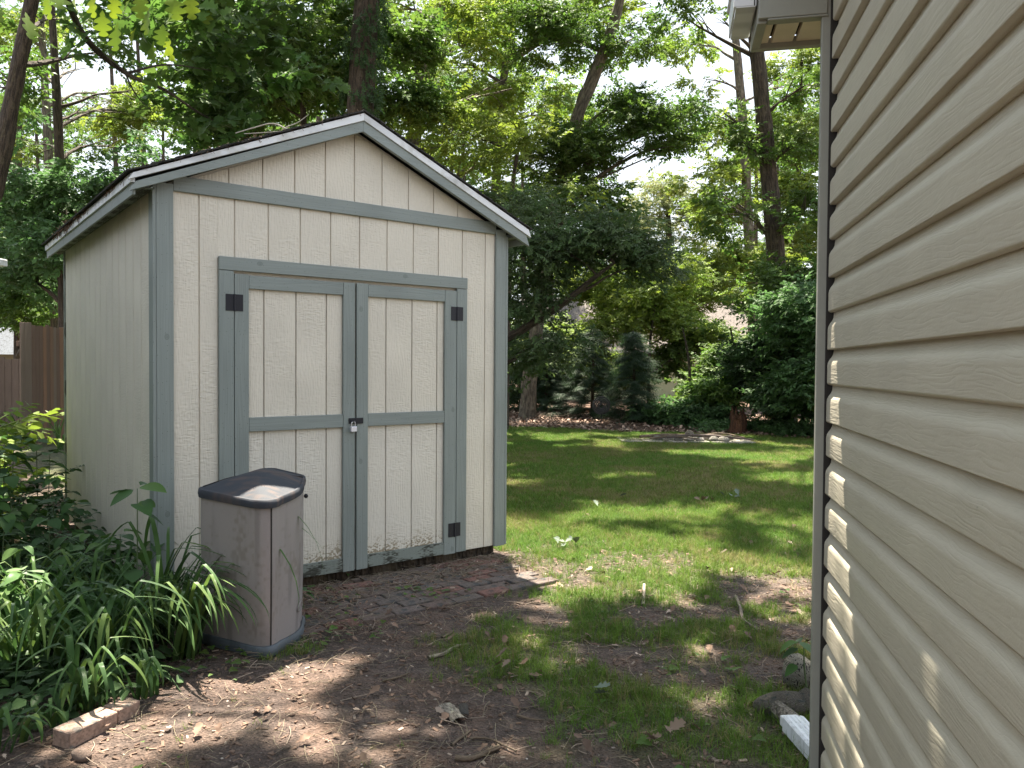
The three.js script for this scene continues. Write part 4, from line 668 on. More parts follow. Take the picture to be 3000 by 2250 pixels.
// ---------- things on the lawn ----------
R = rngOf(110);
{
  const spin = std({ color: C(0.045, 0.042, 0.04), roughness: 0.5, metalness: 0.3 });
  const g = thing('wind_spinner', 'black wire wind spinner of rings at the mulch edge', 'wind spinner', V(2.14, 0, -18.6), 0.05);
  part('stake', tube([V(0, -0.05, 0), V(0, 0.2, 0), V(0.005, 0.62, 0)], [0.008, 0.008, 0.006], 6), M.hinge, g);
  for (let k = 0; k < 5; k++) { const r = part('ring', new THREE.TorusGeometry(0.055 + k * 0.038, 0.0165, 6, 30), spin, g); r.position.set(0.0, 0.5 - (4 - k) * 0.006, 0.012 * (k % 2)); r.rotation.set(rr(-0.12, 0.12), rr(-0.2, 0.2), 0); }
}
{
  const g = thing('tree_stump', 'rotten reddish tree stump at the right edge of the mulch', 'stump', V(4.85, 0, -16.7));
  const mat = std({ color: C(0.2, 0.095, 0.055), map: every(BARK_C, 0.4, 1.2), bumpMap: every(BARK_B, 0.3, 0.8), bumpScale: 0.05, roughness: 0.95 });
  const t = tube([V(0, -0.05, 0), V(0, 0.12, 0), V(0.01, 0.3, 0), V(0, 0.42, 0)], [0.24, 0.19, 0.17, 0.165], 16, 12, 0.5); part('trunk', t, mat, g);
  for (let k = 0; k < 9; k++) { const a = k / 9 * 6.28, h = rr(0.06, 0.2); part('splinter', new THREE.ConeGeometry(0.06, h + 0.12, 5).translate(Math.cos(a) * 0.125, 0.38 + h / 2, Math.sin(a) * 0.125), mat, g); }
}
{
  const p = V(3.3, 0, -14.85), g = thing('fire_pit', 'flat stone fire pit on the far lawn', 'fire pit', p);
  const ms = [0.42, 0.5, 0.36].map((k) => std({ color: C(k, k * 0.9, k * 0.84), map: every(STONE_C, 0.5), bumpMap: every(ROUGH_B, 0.2), bumpScale: 0.006, roughness: 0.9 }));
  for (let i = 0; i < 6; i++) for (let j = 0; j < 2; j++) { const s = part('paving_slab', metric(new RoundedBoxGeometry(0.39, 0.05, 0.39, 1, 0.008)), ms[(i + j * 2) % 3], g); s.position.set(-1.05 + i * 0.42, 0.02, -0.2 + j * 0.41); s.rotation.y = rr(-0.03, 0.03); }
  const rockG = [0, 1, 2].map((k) => { const q = new THREE.IcosahedronGeometry(1, 2); const a = q.attributes.position; for (let i = 0; i < a.count; i++) { const f = 0.8 + 0.4 * vnoise(a.getX(i) * 1.7 + k * 9, a.getY(i) * 1.7 + a.getZ(i) * 1.3); a.setXYZ(i, a.getX(i) * f, a.getY(i) * f, a.getZ(i) * f); } const m = mergeVertices((q.deleteAttribute('normal'), q.deleteAttribute('uv'), q)); m.computeVertexNormals(); return metric(m); });
  const rock = (par, nm, x, y, z, sx, sy, sz, m, k = 0) => { const r = part(nm, rockG[k % 3], m, par); r.position.set(x, y, z); r.scale.set(sx, sy, sz); r.rotation.y = k * 1.3; return r; };
  for (let k = 0; k < 13; k++) rock(g, 'ring_stone', -0.5 + k * 0.11 + rr(-0.03, 0.03), 0.07, (k % 2 ? 0.22 : -0.05) + rr(-0.05, 0.05), rr(0.08, 0.14), rr(0.04, 0.08), rr(0.06, 0.1), k % 3 ? ms[k % 3] : M.stone, k);
  const log = (nm, label, pts, rad, m = M.twig) => one(nm, tube(pts, rad, 9, 24, 0.4), m, label, nm === 'log' ? 'log' : 'stick');
  log('log', 'long dead branch lying across the fire pit', [V(2.9, 0.12, -14.5), V(3.4, 0.15, -14.6), V(4.0, 0.12, -14.7), V(4.6, 0.06, -14.75)], [0.026, 0.03, 0.026, 0.012], std({ color: C(0.1, 0.075, 0.062), roughness: 0.9, bumpMap: every(BARK_B, 0.2, 0.4), bumpScale: 0.01 }));
  log('log', 'grey log at the back of the fire pit', [V(2.45, 0.1, -14.85), V(2.9, 0.12, -14.95), V(3.4, 0.11, -15.0)], [0.03, 0.034, 0.026]);
  log('log', 'crooked branch resting on the right of the fire pit', [V(3.6, 0.1, -14.9), V(4.0, 0.16, -14.95), V(4.5, 0.08, -15.0)], [0.022, 0.02, 0.012]); log('log', 'thin branch at the front left of the fire pit', [V(2.6, 0.09, -14.6), V(3.0, 0.13, -14.55), V(3.5, 0.1, -14.45)], [0.018, 0.018, 0.008]);
  const ch = rock(scene, numbered('charred_block'), 3.42, 0.12, -14.95, 0.13, 0.1, 0.09, M.dark, 1); tag(ch, 'black charred wood block on the fire pit', 'charred wood');
  // stones by the house corner
  const st = (nm, px, py, sx, sy, sz, m, label, k, yaw = 0) => { const c = onGround(px, py), r = rock(scene, numbered(nm), c.x, sy * 0.6, c.z, sx, sy, sz, m, k); r.rotation.y = yaw; tag(r, label, 'stone'); };
  st('stone', 2345, 2010, 0.082, 0.085, 0.08, M.stone, 'pale speckled round stone by the house corner', 0);
  st('stone', 2300, 2085, 0.14, 0.05, 0.07, M.rock, 'flat brown stone in front of the speckled stone', 1, 0.1);
  st('stone', 2365, 2080, 0.06, 0.05, 0.07, M.rock, 'small dark stone tucked against the house corner post', 2);
  // loose bricks at the bed edge
  const bm = std({ color: C(0.46, 0.32, 0.25), map: every(BRICK_C, 0.2), bumpMap: every(ROUGH_B, 0.08), bumpScale: 0.005, roughness: 0.9 });
  const brick = (a, b, w, h, label) => { const d = b.clone().sub(a), L = d.length(), m = one('garden_brick', metric(new RoundedBoxGeometry(L, h, w, 2, 0.007)), bm, label, 'brick'); m.position.copy(a.clone().lerp(b, 0.5)).setY(h / 2 - 0.006); m.rotation.set(0.03, Math.atan2(-d.z, d.x), -0.015, 'YXZ'); };
  brick(onGround(178, 2190), onGround(320, 2120), 0.095, 0.068, 'longer tan brick at the bottom left bed edge');
  brick(onGround(322, 2118), onGround(388, 2086), 0.088, 0.066, 'shorter tan brick touching the longer brick');
  const chip = onGround(240, 2222), cm = rock(scene, numbered('brick_fragment'), chip.x, 0.012, chip.z, 0.045, 0.022, 0.03, bm, 2); tag(cm, 'small broken brick fragment in front of the tan bricks', 'brick');
  // downspout
  const a = onGround(2322, 2160), ds = thing('downspout', 'white ribbed downspout end lying by the house corner', 'downspout', V(a.x, 0, a.z), 0.1);
  const sh = new THREE.Shape(); const hw = 0.04; sh.moveTo(-hw, 0.0); sh.lineTo(hw, 0); sh.lineTo(hw, 0.05); for (let k = 0; k < 4; k++) { const x = hw - 0.012 - k * 0.018; sh.lineTo(x, 0.054); sh.lineTo(x - 0.005, 0.049); sh.lineTo(x - 0.01, 0.054); } sh.lineTo(-hw, 0.05); sh.closePath();
  part('pipe', metric(new THREE.ExtrudeGeometry(sh, { depth: 0.55, bevelEnabled: true, bevelThickness: 0.002, bevelSize: 0.002, bevelSegments: 1 }).rotateX(0.05).translate(0, 0.03, 0)), std({ color: C(0.8, 0.82, 0.86), map: every(PLASTIC_C, 0.3), roughness: 0.4 }), ds);
  part('crimped_end', metric(new RoundedBoxGeometry(0.07, 0.04, 0.05, 1, 0.005).translate(0, 0.052, -0.015)), M.white, ds);
  const pp = onGround(2312, 2125); one('drain_pipe', tube([V(pp.x - 0.02, 0.03, pp.z - 0.08), V(pp.x, 0.035, pp.z + 0.05), V(pp.x + 0.02, 0.03, pp.z + 0.2)], [0.035, 0.036, 0.036], 12, 12, 0.1), M.rock, 'dull grey pipe stub beneath the white downspout end', 'pipe');
  // sticks
  const stick = (label, pts, r0, r1, m = M.twig, lift = 0.012) => one('fallen_stick', tube(pts.map(([x, y, h]) => onGround(x, y, h ?? lift)), [r0, r0 * 0.9, r1], 8, 26, 0.35), m, label, 'stick');
  stick('lichen-grey stick in the patchy grass before the brick path', [[1255, 1927], [1300, 1915], [1335, 1895], [1375, 1885]], 0.012, 0.006, std({ color: C(0.3, 0.27, 0.22), map: every(BARK_C, 0.1, 0.2), roughness: 0.9, bumpMap: every(BARK_B, 0.1, 0.2), bumpScale: 0.004 }));
  stick('thick bare stick at the bottom centre', [[1335, 2218], [1370, 2222], [1420, 2205], [1462, 2188]], 0.013, 0.011);
  stick('curved thin stick above the thick bottom stick', [[1378, 2162], [1430, 2163], [1480, 2185], [1512, 2200]], 0.005, 0.004);
  stick('short forked stick below the bark slab', [[1323, 2182], [1350, 2160], [1378, 2142]], 0.007, 0.005);
  stick('pale upright stick in the sunny grass', [[1884, 1772, 0.0], [1886, 1745, 0.02], [1887, 1712, 0.03]], 0.01, 0.009, std({ color: C(0.38, 0.3, 0.24), roughness: 0.9 }));
  stick('crooked grey stick on the right lawn', [[2155, 1746], [2170, 1785], [2178, 1815], [2215, 1840], [2250, 1852]], 0.011, 0.006, std({ color: C(0.3, 0.25, 0.22), roughness: 0.9, map: every(BARK_C, 0.1, 0.3) }));
  stick('short pale stick beside the lichen-grey stick', [[1295, 1868], [1310, 1860], [1326, 1850]], 0.008, 0.005);
  stick('thin twig across the right-hand shade', [[1650, 2112], [1690, 2108], [1720, 2080]], 0.005, 0.003);
  stick('thin stick low in the shaded grass near the bark slab', [[1515, 2095], [1550, 2105], [1590, 2110]], 0.006, 0.004);
  stick('long thin stick on the soil behind the bin', [[1120, 1995], [1160, 1985], [1200, 1972]], 0.006, 0.004);
  const bs = onGround(1325, 2100), bark = one('bark_slab', (() => { const g = new THREE.PlaneGeometry(0.07, 0.15, 10, 18).rotateX(-Math.PI / 2), q = g.attributes.position; for (let i = 0; i < q.count; i++) { const x = q.getX(i), z = q.getZ(i); q.setXYZ(i, x * (0.85 + 0.3 * vnoise(z * 40, 1)), 0.028 - x * x * 14 + 0.006 * vnoise(x * 160, z * 60), z + 0.01 * vnoise(x * 60, 3)); } g.computeVertexNormals(); return g; })(), std({ color: C(0.36, 0.33, 0.3), map: every(BARK_C, 0.8, 0.8), bumpMap: every(BARK_B, 0.9, 0.9), bumpScale: 0.006, roughness: 0.95, side: THREE.DoubleSide }), 'light grey curled bark slab on the soil at bottom centre', 'bark');
  bark.position.set(bs.x, 0.0, bs.z); bark.rotation.y = 0.5;
  const b2 = onGround(1358, 2090), bk = one('bark_slab', (() => { const g = new THREE.PlaneGeometry(0.04, 0.1, 6, 10).rotateX(-Math.PI / 2), q = g.attributes.position; for (let i = 0; i < q.count; i++) q.setY(i, 0.02 - q.getX(i) ** 2 * 20 + 0.004 * vnoise(q.getX(i) * 200, q.getZ(i) * 90)); g.computeVertexNormals(); return g; })(), std({ color: C(0.05, 0.045, 0.04), bumpMap: every(BARK_B, 0.9, 0.9), bumpScale: 0.006, roughness: 0.95, side: THREE.DoubleSide }), 'black bark piece right of the light bark slab', 'bark');
  bk.position.set(b2.x, 0, b2.z); bk.rotation.y = 0.1;
  // bare twig lying on the shed roof
  const rp = (px, py) => at(px, py, 5.4);
  const tw = one('roof_twig', mergeGeometries([tube([rp(690, 390), rp(740, 375), rp(800, 362), rp(845, 380)], [0.004, 0.004, 0.005], 5, 20), tube([rp(715, 392), rp(780, 388), rp(850, 382)], [0.003, 0.003, 0.003], 5, 14), tube([rp(838, 372), rp(870, 360), rp(905, 335)], [0.004, 0.002], 5, 10)]), std({ color: C(0.42, 0.38, 0.33), roughness: 0.9 }), 'pale bare twig lying on the left roof slope', 'twig'); void tw;
}
R = rngOf(116);
{
  const cur = leafBlade(0.16, 0.11, 14, oakProf, 0.5, -0.25, 0.3), mk = (px, py, n, m, label, nm, cat) => { const p = onGround(px, py), g = thing(nm, label, cat, V(p.x, groundY(p.x, p.z) + 0.04, p.z)); for (let i = 0; i < n; i++) { const l = part('leaf', cur, m, g); l.position.set(rr(-0.1, 0.1), rr(0, 0.03), rr(-0.06, 0.06)); l.rotation.set(rr(-0.5, 0.3), rr(0, 6.28), rr(-0.5, 0.5), 'YXZ'); l.scale.setScalar(rr(0.35, 0.6)); } };
  const dead = std({ color: C(0.19, 0.135, 0.095), roughness: 0.9, side: THREE.DoubleSide }), pale = std({ color: C(0.13, 0.165, 0.12), roughness: 0.8, side: THREE.DoubleSide });
  mk(2062, 1475, 6, dead, 'curled brown dead leaves in the middle of the lawn', 'dead_leaf_cluster', 'dead leaves');
  mk(2140, 1466, 4, pale, 'pale grey-green fallen leaves on the lawn beside the brown ones', 'fallen_leaf_cluster', 'fallen leaves');
  mk(1795, 1465, 1, pale, 'single pale fallen leaf left on the lawn', 'fallen_leaf', 'fallen leaves'); mk(1760, 1500, 1, pale, 'small pale fallen leaf nearer on the lawn', 'fallen_leaf', 'fallen leaves');
  mk(1665, 1612, 9, pale, 'fallen silvery oak sprig right of the shed corner', 'fallen_sprig', 'fallen leaves');
  mk(1700, 2070, 2, pale, 'silvery fallen leaf in the shaded foreground grass', 'fallen_leaf', 'fallen leaves'); mk(1960, 2200, 4, dead, 'brown dead leaves at the bottom right of the grass', 'dead_leaf_cluster', 'dead leaves'); mk(1440, 1985, 3, dead, 'pale brown dead leaf in the middle of the foreground grass', 'dead_leaf_cluster', 'dead leaves');
}
// dry needles hanging over the left eave
R = rngOf(111);
{
  const g = tube([V(0, 0.03, 0), V(0.006, 0, 0.004), V(0.004, -0.05, 0)], [0.0022, 0.0018], 4, 5), list = [];
  for (let i = 0; i < 420; i++) { const d = rr(0.15, 3.1), clump = vnoise(d * 7, 2); if (clump < 0.45) continue; const p = V(SHED.x, 2.455, SHED.z).addScaledVector(A, -0.148).addScaledVector(N, 0.1 - d); p.y += rr(-0.012, 0.012); list.push({ m: M4(p, Q(rr(-0.7, 0.7), rr(0, 6.28), rr(-0.9, 0.9)), rr(0.4, 1.1) * (clump > 0.7 ? 1.4 : 0.8)), c: C(0.13, 0.075, 0.045).multiplyScalar(rr(0.5, 1.3)) }); }
  for (let i = 0; i < 120; i++) { const u = rr(-0.1, 1.2), p = V(SHED.x, 2.47 + (u + 0.13) * 0.434, SHED.z).addScaledVector(A, u).addScaledVector(N, 0.128); list.push({ m: M4(p, Q(rr(-0.6, 0.6), rr(0, 6.28), rr(-1.6, 1.6)), rr(0.3, 0.8)), c: C(0.14, 0.09, 0.06).multiplyScalar(rr(0.5, 1.3)) }); }
  tag(instanced('dry_needles', g, M.litter, list), 'dry brown needles caught along the shed roof edges', 'debris');
}

// ---------- plants in the bed ----------
R = rngOf(112);
const strapGeo = (bend, L = 1, Wd = 0.03) => { // arching strap leaf, unit length
  const pos = [], uv = [], idx = [], n = 16; let a = 1.42, x = 0, y = 0; const kink = bend[2] ?? 9;
  for (let i = 0; i <= n; i++) {
    const t = i / n, w = Wd * Math.pow(Math.sin(Math.PI * (0.16 + 0.84 * t)), 0.6) * (t > 0.97 ? 0.15 : 1), f = 0.45 * (1 - t * 0.6);
    const nx = Math.sin(a), ny = Math.cos(a);
    pos.push(x - nx * w * f * -1, y + ny * w * f, -w, x, y, 0, x - nx * w * f * -1, y + ny * w * f, w); uv.push(0, t, 0.5, t, 1, t);
    if (i < n) { const k = i * 3; idx.push(k, k + 1, k + 3, k + 1, k + 4, k + 3, k + 1, k + 2, k + 4, k + 2, k + 5, k + 4); x += Math.cos(a) * L / n; y += Math.sin(a) * L / n; a -= lerp(bend[0], bend[1], t) / n; if (i === kink) a -= 0.95; }
  }
  const g = new THREE.BufferGeometry(); g.setAttribute('position', new THREE.Float32BufferAttribute(pos, 3)); g.setAttribute('uv', new THREE.Float32BufferAttribute(uv, 2)); g.setIndex(idx); g.computeVertexNormals(); return g;
};
const straps = [[0.1, 4.2], [0.3, 5.0], [0.2, 3.0], [0.4, 3.4, 9], [0.1, 3.6, 10], [0.6, 3.2], [0.2, 1.8]].map((b, i) => strapGeo(b, 1, 0.0105 + 0.002 * (i % 3)));
const strapM = [green(0.065, 0.14, 0.035), green(0.085, 0.17, 0.04), green(0.052, 0.115, 0.032), green(0.115, 0.19, 0.04)];
function lilyClump(p, n, len, label, group, lean = null) {
  const g = thing('daylily', label, 'plant', V(p.x, groundY(p.x, p.z), p.z), 0, group);
  for (let i = 0; i < n * 1.35; i++) {
    const m = part('leaf', straps[Math.floor(R() * straps.length)], strapM[Math.floor(R() * 4)], g), a = lean == null || R() < 0.45 ? rr(0, 6.28) : lean + rr(-0.8, 0.8), s = len * rr(0.55, 1.1);
    m.position.set(rr(-0.05, 0.05), -0.01, rr(-0.05, 0.05)); m.rotation.set(0, a, rr(-0.25, 0.12), 'YXZ'); m.scale.set(s, s, rr(0.6, 1));
  }
  return g;
}
lilyClump(onGround(545, 1925), 34, 0.78, 'tall daylily clump arching in front of the bin', null, -0.2);
lilyClump(onGround(470, 1880), 26, 0.95, 'tall daylily clump left of the bin with leaves reaching over it', null, 0.25);
{ const p = onGround(490, 1880), g = scene.getObjectByName('daylily_001'); void p;
  for (const [k, a, s, tilt] of [[0, 0.1, 1.5, -0.2], [2, 0.3, 1.35, -0.3], [0, -0.15, 1.3, -0.32], [1, 0.6, 1.4, -0.14], [2, 0.1, 0.95, -0.35], [0, 2.6, 1.1, -0.1], [1, 2.2, 1.15, -0.05]]) { const m = part('leaf', straps[k], strapM[1], g); m.position.set(0.04, 0, 0.03); m.rotation.set(0, a, tilt, 'YXZ'); m.scale.set(s, s, 1); } }
lilyClump(onGround(265, 2075), 15, 0.46, 'small bright daylily clump just behind the bricks', null, -0.6);
lilyClump(onGround(430, 2040), 11, 0.36, 'narrow daylily tuft right of the brick edge', null, -1.0);
lilyClump(onGround(170, 2120), 8, 0.26, 'little daylily tuft touching the longer brick', null, -0.8);
lilyClump(onGround(20, 2190), 9, 0.34, 'daylily tuft at the bottom left edge', null, -0.4);
for (const [px, py, n, len] of [[330, 1990, 24, 0.6], [200, 1985, 24, 0.62], [60, 2010, 22, 0.62], [390, 1930, 22, 0.62], [270, 1900, 22, 0.62], [120, 1910, 22, 0.64], [-40, 1960, 20, 0.64], [330, 1840, 18, 0.6], [180, 1830, 18, 0.6], [30, 1840, 18, 0.62]]) lilyClump(onGround(px, py), n + 6, len * 1.2, 'dark daylily clump in the dense shaded bed left of the bin', 'daylily clumps in the shaded bed');
const ovals = [0, 1, 2].map((k) => leafBlade(0.09, 0.062, 6, ovate, [0.2, 0.35, 0.1][k], [0.2, 0.4, 0.05][k])), ovalM = [green(0.062, 0.14, 0.036), green(0.08, 0.175, 0.04), green(0.048, 0.108, 0.033), green(0.095, 0.185, 0.038)], stemM = std({ color: C(0.1, 0.14, 0.06), roughness: 0.8 });
function leafy(p, h, n, label, group, size = 1, lean = 0) {
  const g = thing('leafy_plant', label, 'plant', V(p.x, groundY(p.x, p.z), p.z), rr(0, 6.28), group);
  part('stem', tube([V(0, -0.02, 0), V(0.02 + lean * 0.4, h * 0.5, 0.01), V(0.03 + lean, h, 0)], [0.005, 0.004, 0.002], 5, 8), stemM, g);
  for (let i = 0; i < n; i++) {
    const t = i < 4 ? 1 : rr(0.35, 1), a = i < 4 ? i * 1.57 + rr(-0.3, 0.3) : rr(0, 6.28), m = part('leaf', ovals[i % 3], ovalM[Math.floor(R() * 4)], g), s = size * rr(0.7, 1.25), out = 0.02 + (1 - t) * 0.06;
    m.position.set((0.03 + lean) * t + Math.sin(a) * out, h * t + rr(-0.01, 0.015), Math.cos(a) * out); m.rotation.set(rr(-0.15, 0.45), a, rr(-0.3, 0.3), 'YXZ'); m.scale.setScalar(s);
  }
  return g;
}
{
  const local = (u, n) => V(SHED.x, 0, SHED.z).addScaledVector(A, u).addScaledVector(N, n);
  for (let i = 0; i < 84; i++) {
    const n = lerp(-2.9, 0.75, Math.pow(R(), 0.75)), u = -0.16 - Math.pow(R(), 1.1) * 1.7, h = lerp(1.0, 0.42, smooth(-2.4, 0.8, n)) * rr(0.7, 1.1) * lerp(1, 0.82, smooth(-1.0, -0.2, u));
    leafy(local(u, n), h, 14, 'leafy green plant crowded along the left wall of the shed', 'leafy plants along the shed side', rr(0.95, 1.45));
  }
  leafy(local(-0.18, 0.28), 0.78, 9, 'blue-green leafy plant touching the front left corner of the shed', null, 1.5);
  leafy(onGround(455, 1800), 0.42, 6, 'single five-leaved sprig among the daylilies before the shed corner', null, 1.15);
  leafy(onGround(1000, 1690), 0.1, 9, 'round-leaved seedling at the foot of the double doors', null, 0.8);
  leafy(onGround(893, 1790), 0.12, 10, 'leafy seedling growing beside the bin base', null, 0.65);
  leafy(onGround(1130, 1652), 0.05, 4, 'tiny seedling against the door bottom rail', null, 0.45);
  leafy(onGround(2372, 2060), 0.26, 8, 'leafy weed against the house corner behind the downspout', null, 0.9);
  leafy(local(-1.5, -3.5), 1.5, 22, 'tall sunlit weed rising in front of the fence', null, 1.2);
  leafy(local(-2.0, -2.6), 1.15, 20, 'sunlit leafy weed at the left edge of the bed', null, 1.3);
  // sunlit undergrowth between shed and fence, and the low cover that fills the bed
  const list = [], bed = [];
  for (let i = 0; i < 1500; i++) { const n = rr(-8.5, -2.0), u = -0.35 - R() * 3.6, p = local(u, n); p.y = Math.pow(R(), 0.7) * lerp(0.75, 0.35, smooth(-3, -8, n)) * (0.6 + 0.8 * vnoise(p.x * 1.5, p.z * 1.5)); list.push({ m: M4(p, Q(rr(-0.4, 0.4), rr(0, 6.28), rr(-0.4, 0.4)), rr(0.7, 1.2)), c: tints.light() }); }
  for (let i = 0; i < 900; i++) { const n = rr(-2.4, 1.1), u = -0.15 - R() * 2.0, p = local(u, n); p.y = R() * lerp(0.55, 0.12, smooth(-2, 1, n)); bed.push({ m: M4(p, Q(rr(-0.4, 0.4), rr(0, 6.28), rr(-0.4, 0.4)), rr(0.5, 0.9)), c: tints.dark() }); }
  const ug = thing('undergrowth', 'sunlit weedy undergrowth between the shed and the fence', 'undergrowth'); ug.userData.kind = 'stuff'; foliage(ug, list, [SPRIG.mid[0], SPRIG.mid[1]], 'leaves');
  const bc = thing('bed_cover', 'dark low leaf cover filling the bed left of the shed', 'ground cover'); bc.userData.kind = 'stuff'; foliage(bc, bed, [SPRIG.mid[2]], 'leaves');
  for (const [px, py, n] of [[150, 1260, 20], [60, 1290, 18], [180, 1320, 16]]) lilyClump(onGround(px, py), n, 0.9, 'strap-leaved clump in front of the wooden fence', 'strap-leaved clumps by the fence');
  // ivy and low plants along the back right of the lawn, creepers by the bricks
  const iv = [];
  for (let i = 0; i < 2600; i++) { const x = rr(4.2, 11), z = lawnEdge(x) - Math.pow(R(), 1.5) * 3.4 + 0.1, p = V(x, R() * 0.22 + 0.02, z); if (Math.hypot(x - 4.85, z + 16.4) < 0.6) continue; iv.push({ m: M4(p, Q(rr(-0.4, 0.4), rr(0, 6.28), rr(-0.4, 0.4)), rr(0.5, 0.95)), c: tints.cool() }); }
  const ivg = thing('ivy_cover', 'dark ivy ground cover along the right edge of the lawn', 'ivy'); ivg.userData.kind = 'stuff'; foliage(ivg, iv, [SPRIG.mid[0]], 'leaves');
  const cr = [], clover = mergeGeometries([0, 1, 2].map((k) => leafBlade(0.022, 0.02, 3, ovate, 0.2, 0.1).applyMatrix4(M4(V(0, 0.012, 0), Q(rr(-0.3, 0.1), k * 2.1, 0), 1))));
  for (let i = 0; i < 1500; i++) { const x = rr(-1.9, 2), z = rr(-4.9, -2.5), k = vnoise(x * 2.2 + 3, z * 2.2); if (k < 0.55 || (x > 0.2 && R() < 0.75)) continue; cr.push({ m: M4(V(x, groundY(x, z) + rr(0, 0.02), z), Q(rr(-0.3, 0.3), rr(0, 6.28), rr(-0.3, 0.3)), rr(0.4, 1.2) * (k > 0.72 ? 1.3 : 0.8)), c: tints.mid() }); }
  tag(instanced('small_weeds', clover, M.leaf, cr), 'tiny three-leaved weeds scattered over the bare soil', 'weeds');
}

R = rngOf(115);
for (const [x, z, h, label] of [[-4.5, -2.4, 3.3, 'tall shrub beyond the left edge beside the bed'], [-4.3, -0.4, 3.2, 'tall shrub beyond the left edge near the viewer'], [-5.4, -4.4, 3.6, 'tall shrub beyond the left edge by the oak'], [-4.0, 1.6, 3.0, 'tall shrub behind the viewer on the left']])
  tree({ name: 'hedge_shrub', label, category: 'shrub', trunk: [[V(x, 0, z), 0.05], [V(x, h * 0.5, z), 0.03], [V(x, h, z), 0.015]], blobs: W3([x, h * 0.35, z, 0.9, h * 0.3, 520], [x, h * 0.75, z, 0.8, h * 0.3, 480]), sprigs: SPRIG.mid, tint: tints.mid, gaps: false, clump: 0.25, twigs: 2 });

// ---------- grass ----------
R = rngOf(113);
function tuft(n, h, w, spread) {
  const parts = [];
  for (let i = 0; i < n; i++) {
    const a = rr(0, 6.28), hh = h * rr(0.5, 1.15), b = rr(0.25, 1.1) * hh, x = gauss() * spread, z = gauss() * spread, ca = Math.cos(a), sa = Math.sin(a), pos = [], ww = w * rr(0.7, 1.2);
    for (const [t, k] of [[0, 1], [0.5, 0.8], [1, 0]]) { const cx = x + ca * b * t * t, cz = z + sa * b * t * t, y = hh * t * (1 - 0.2 * t * b / hh); pos.push(cx - sa * ww * k, y, cz + ca * ww * k, cx + sa * ww * k, y, cz - ca * ww * k); }
    const g = new THREE.BufferGeometry(); g.setAttribute('position', new THREE.Float32BufferAttribute(pos.slice(0, 15), 3)); g.setIndex([0, 1, 2, 1, 3, 2, 2, 3, 4]); g.computeVertexNormals(); parts.push(g);
  }
  return mergeGeometries(parts);
}
{
  const near = [tuft(9, 0.045, 0.0015, 0.02), tuft(9, 0.065, 0.0015, 0.018), tuft(8, 0.036, 0.0015, 0.026)], far = [tuft(20, 0.05, 0.003, 0.055), tuft(20, 0.065, 0.003, 0.05)];
  const ln = [[], [], []], lf = [[], []];
  const col = (x, z) => { const v = fbm(x * 1.3 + 40, z * 1.3, 3), dry = R() < 0.14 + 0.45 * smooth(0.5, 0.7, v), k = rr(0.75, 1.25); return dry ? C(0.25 * k, 0.225 * k, 0.09 * k) : C(lerp(0.105, 0.165, v) * k, 0.22 * k, 0.03 * k); };
  for (let i = 0; i < 95000; i++) {
    const z = -Math.sqrt(rr(2.3 * 2.3, 7.4 * 7.4)), x = rr(0.75 * z - 0.3, -0.6 * z + 0.6), g = grassAt(x, z); if (R() > g) continue;
    ln[i % 3].push({ m: M4(V(x, groundY(x, z) - 0.003, z), Q(rr(-0.25, 0.25), rr(0, 6.28), rr(-0.25, 0.25)), rr(0.6, 1.25) * lerp(0.75, 1.15, g)), c: col(x, z) });
  }
  for (let i = 0; i < 140000; i++) {
    const z = -Math.sqrt(rr(6.6 * 6.6, 19.5 * 19.5)), x = rr(-0.25 * -z - 1.0, -0.62 * z + 2.5), g = grassAt(x, z); if (R() > g) continue;
    lf[i % 2].push({ m: M4(V(x, groundY(x, z) - 0.003, z), Q(rr(-0.2, 0.2), rr(0, 6.28), rr(-0.2, 0.2)), rr(0.65, 1.2)), c: col(x, z) });
  }
  const lawn = thing('grass', 'patchy green lawn grass from the foreground to the mulch bed', 'grass'); lawn.userData.kind = 'stuff';
  ln.forEach((l, k) => instanced('blades', near[k], M.grass, l, lawn)); lf.forEach((l, k) => instanced('blades', far[k], M.grass, l, lawn));
}

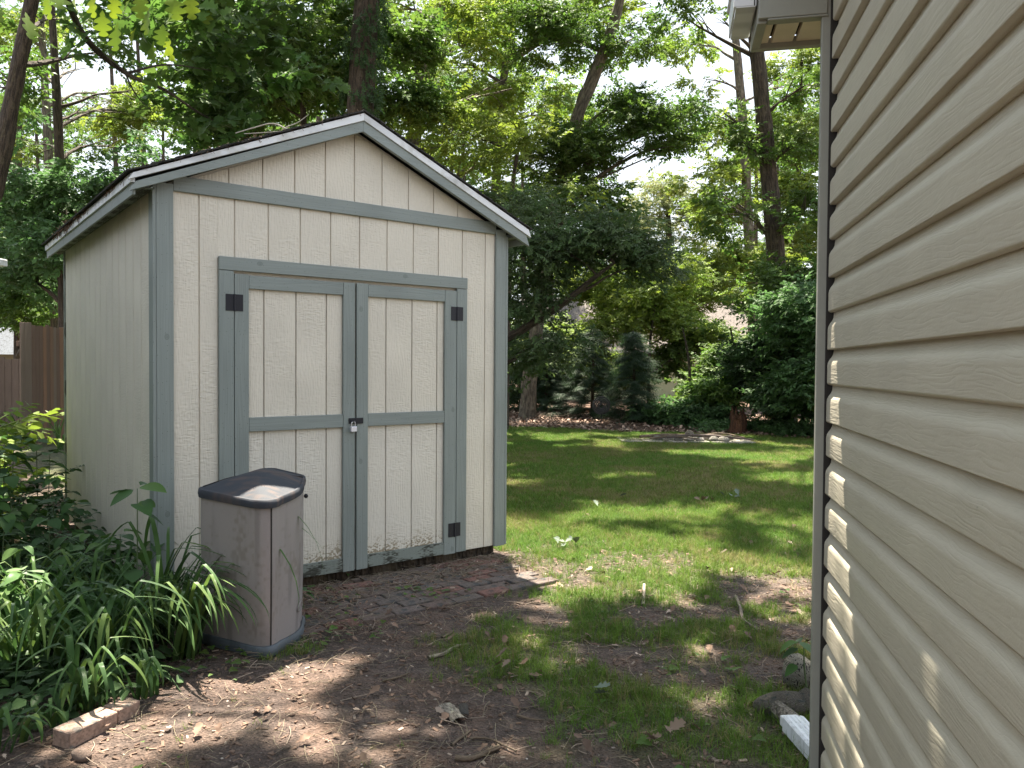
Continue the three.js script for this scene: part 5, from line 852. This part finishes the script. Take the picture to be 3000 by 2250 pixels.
// ---------- litter ----------
R = rngOf(114);
{
  const deadG = [0, 1, 2].map((k) => { const g = leafBlade(0.07, 0.045, 8, oakProf, 0.5, -0.3, 0.3), p = g.attributes.position; for (let i = 0; i < p.count; i++) p.setY(i, p.getY(i) + 0.012 * vnoise(p.getX(i) * 60 + k * 7, p.getZ(i) * 60)); g.computeVertexNormals(); return g; });
  const chipG = new THREE.BoxGeometry(0.022, 0.004, 0.008), twigG = tube([V(-0.05, 0.004, 0), V(0, 0.008, 0.008), V(0.05, 0.004, 0)], [0.0022, 0.0016], 4, 4), strawG = tube([V(-0.06, 0.004, 0), V(0, 0.01, 0.01), V(0.06, 0.003, 0)], [0.0011, 0.0008], 3, 5), pebG = new THREE.IcosahedronGeometry(0.007, 1).scale(1.2, 0.6, 1);
  const dl = [[], [], []], chips = [], twigs = [], straw = [], peb = [];
  const brown = () => { const k = rr(0.6, 1.5); return R() < 0.12 ? C(0.3 * k, 0.23 * k, 0.18 * k) : C(0.15 * k, 0.095 * k, 0.067 * k); };
  const put = (l, x, z, s, c, lift = 0) => { const y = groundY(x, z) + 0.002 + lift; l.push({ m: M4(V(x, y, z), Q(rr(-0.35, 0.35), rr(0, 6.28), rr(-0.35, 0.35)), s), c }); };
  const clear = (x, z) => { const [u, n] = shedUV(x, z); return !(u > -0.03 && u < 2.47 && n < 0.03 && n > -3.2) && !((x - HOUSE.x) * 0.979 + (z - HOUSE.z) * 0.203 > -0.02 && (x - HOUSE.x) * -0.203 + (z - HOUSE.z) * 0.979 > -0.02); };
  for (let i = 0; i < 14000; i++) { const z = -Math.sqrt(rr(5, 40)), x = rr(0.75 * z, -0.6 * z + 0.3); if (!clear(x, z)) continue; const g = grassAt(x, z); if (R() < g * 0.8) continue; const k = R(); if (k < 0.6) put(chips, x, z, rr(0.4, 1.4), brown()); else if (k < 0.75) put(twigs, x, z, rr(0.3, 1.2), C(0.22, 0.17, 0.13).multiplyScalar(rr(0.6, 1.6))); else if (k < 0.79) put(peb, x, z, rr(0.3, 0.9), C(0.34, 0.29, 0.25).multiplyScalar(rr(0.5, 1.5))); else put(straw, x, z, rr(0.5, 1.2), C(0.3, 0.25, 0.165).multiplyScalar(rr(0.6, 1.3)), 0.004); }
  for (let i = 0; i < 950; i++) { const z = -Math.sqrt(rr(5, 60)), x = rr(0.7 * z, -0.6 * z + 0.3); if (!clear(x, z) || (z < -6 && R() < 0.75)) continue; put(dl[i % 3], x, z, rr(0.3, 1.05), brown(), 0.006); }
  for (let i = 0; i < 2600; i++) { const u = rr(0.2, 2.4), n = Math.pow(R(), 1.4) * 0.95 + 0.01, p = V(SHED.x, 0, SHED.z).addScaledVector(A, u).addScaledVector(N, n); if (R() < smooth(0.3, 0.6, n) * smooth(0.6, 1.2, u) * 0.92) continue; const k = R(), up = 0.018; if (k < 0.4) put(straw, p.x, p.z, rr(0.5, 1.3), C(0.28, 0.235, 0.16).multiplyScalar(rr(0.5, 1.3)), up); else if (k < 0.85) put(chips, p.x, p.z, rr(0.5, 1.5), brown(), up); else put(twigs, p.x, p.z, rr(0.4, 1.2), C(0.24, 0.18, 0.14), up); }
  for (let i = 0; i < 8500; i++) { const x = rr(-3.5, 7.5), z = lawnEdge(x) - Math.pow(R(), 1.2) * 8 + 0.25; put(dl[i % 3], x, z, rr(0.9, 1.8), R() < 0.3 ? C(0.42, 0.29, 0.22).multiplyScalar(rr(0.7, 1.2)) : brown(), 0.01); }
  const lt = thing('leaf_litter', 'brown dead leaves covering the mulch bed and scattered on the lawn', 'leaf litter'); lt.userData.kind = 'stuff';
  dl.forEach((l, k) => instanced('dead_leaves', deadG[k], M.litter, l, lt));
  const db = thing('soil_debris', 'wood chips, pebbles and straw strewn over the bare soil', 'debris'); db.userData.kind = 'stuff';
  instanced('chips', chipG, M.litter, chips, db); instanced('twigs', twigG, M.litter, twigs, db); instanced('straw', strawG, M.litter, straw, db); instanced('pebbles', pebG, M.litter, peb, db);
}
shade(scene);
renderer.render(scene, camera);
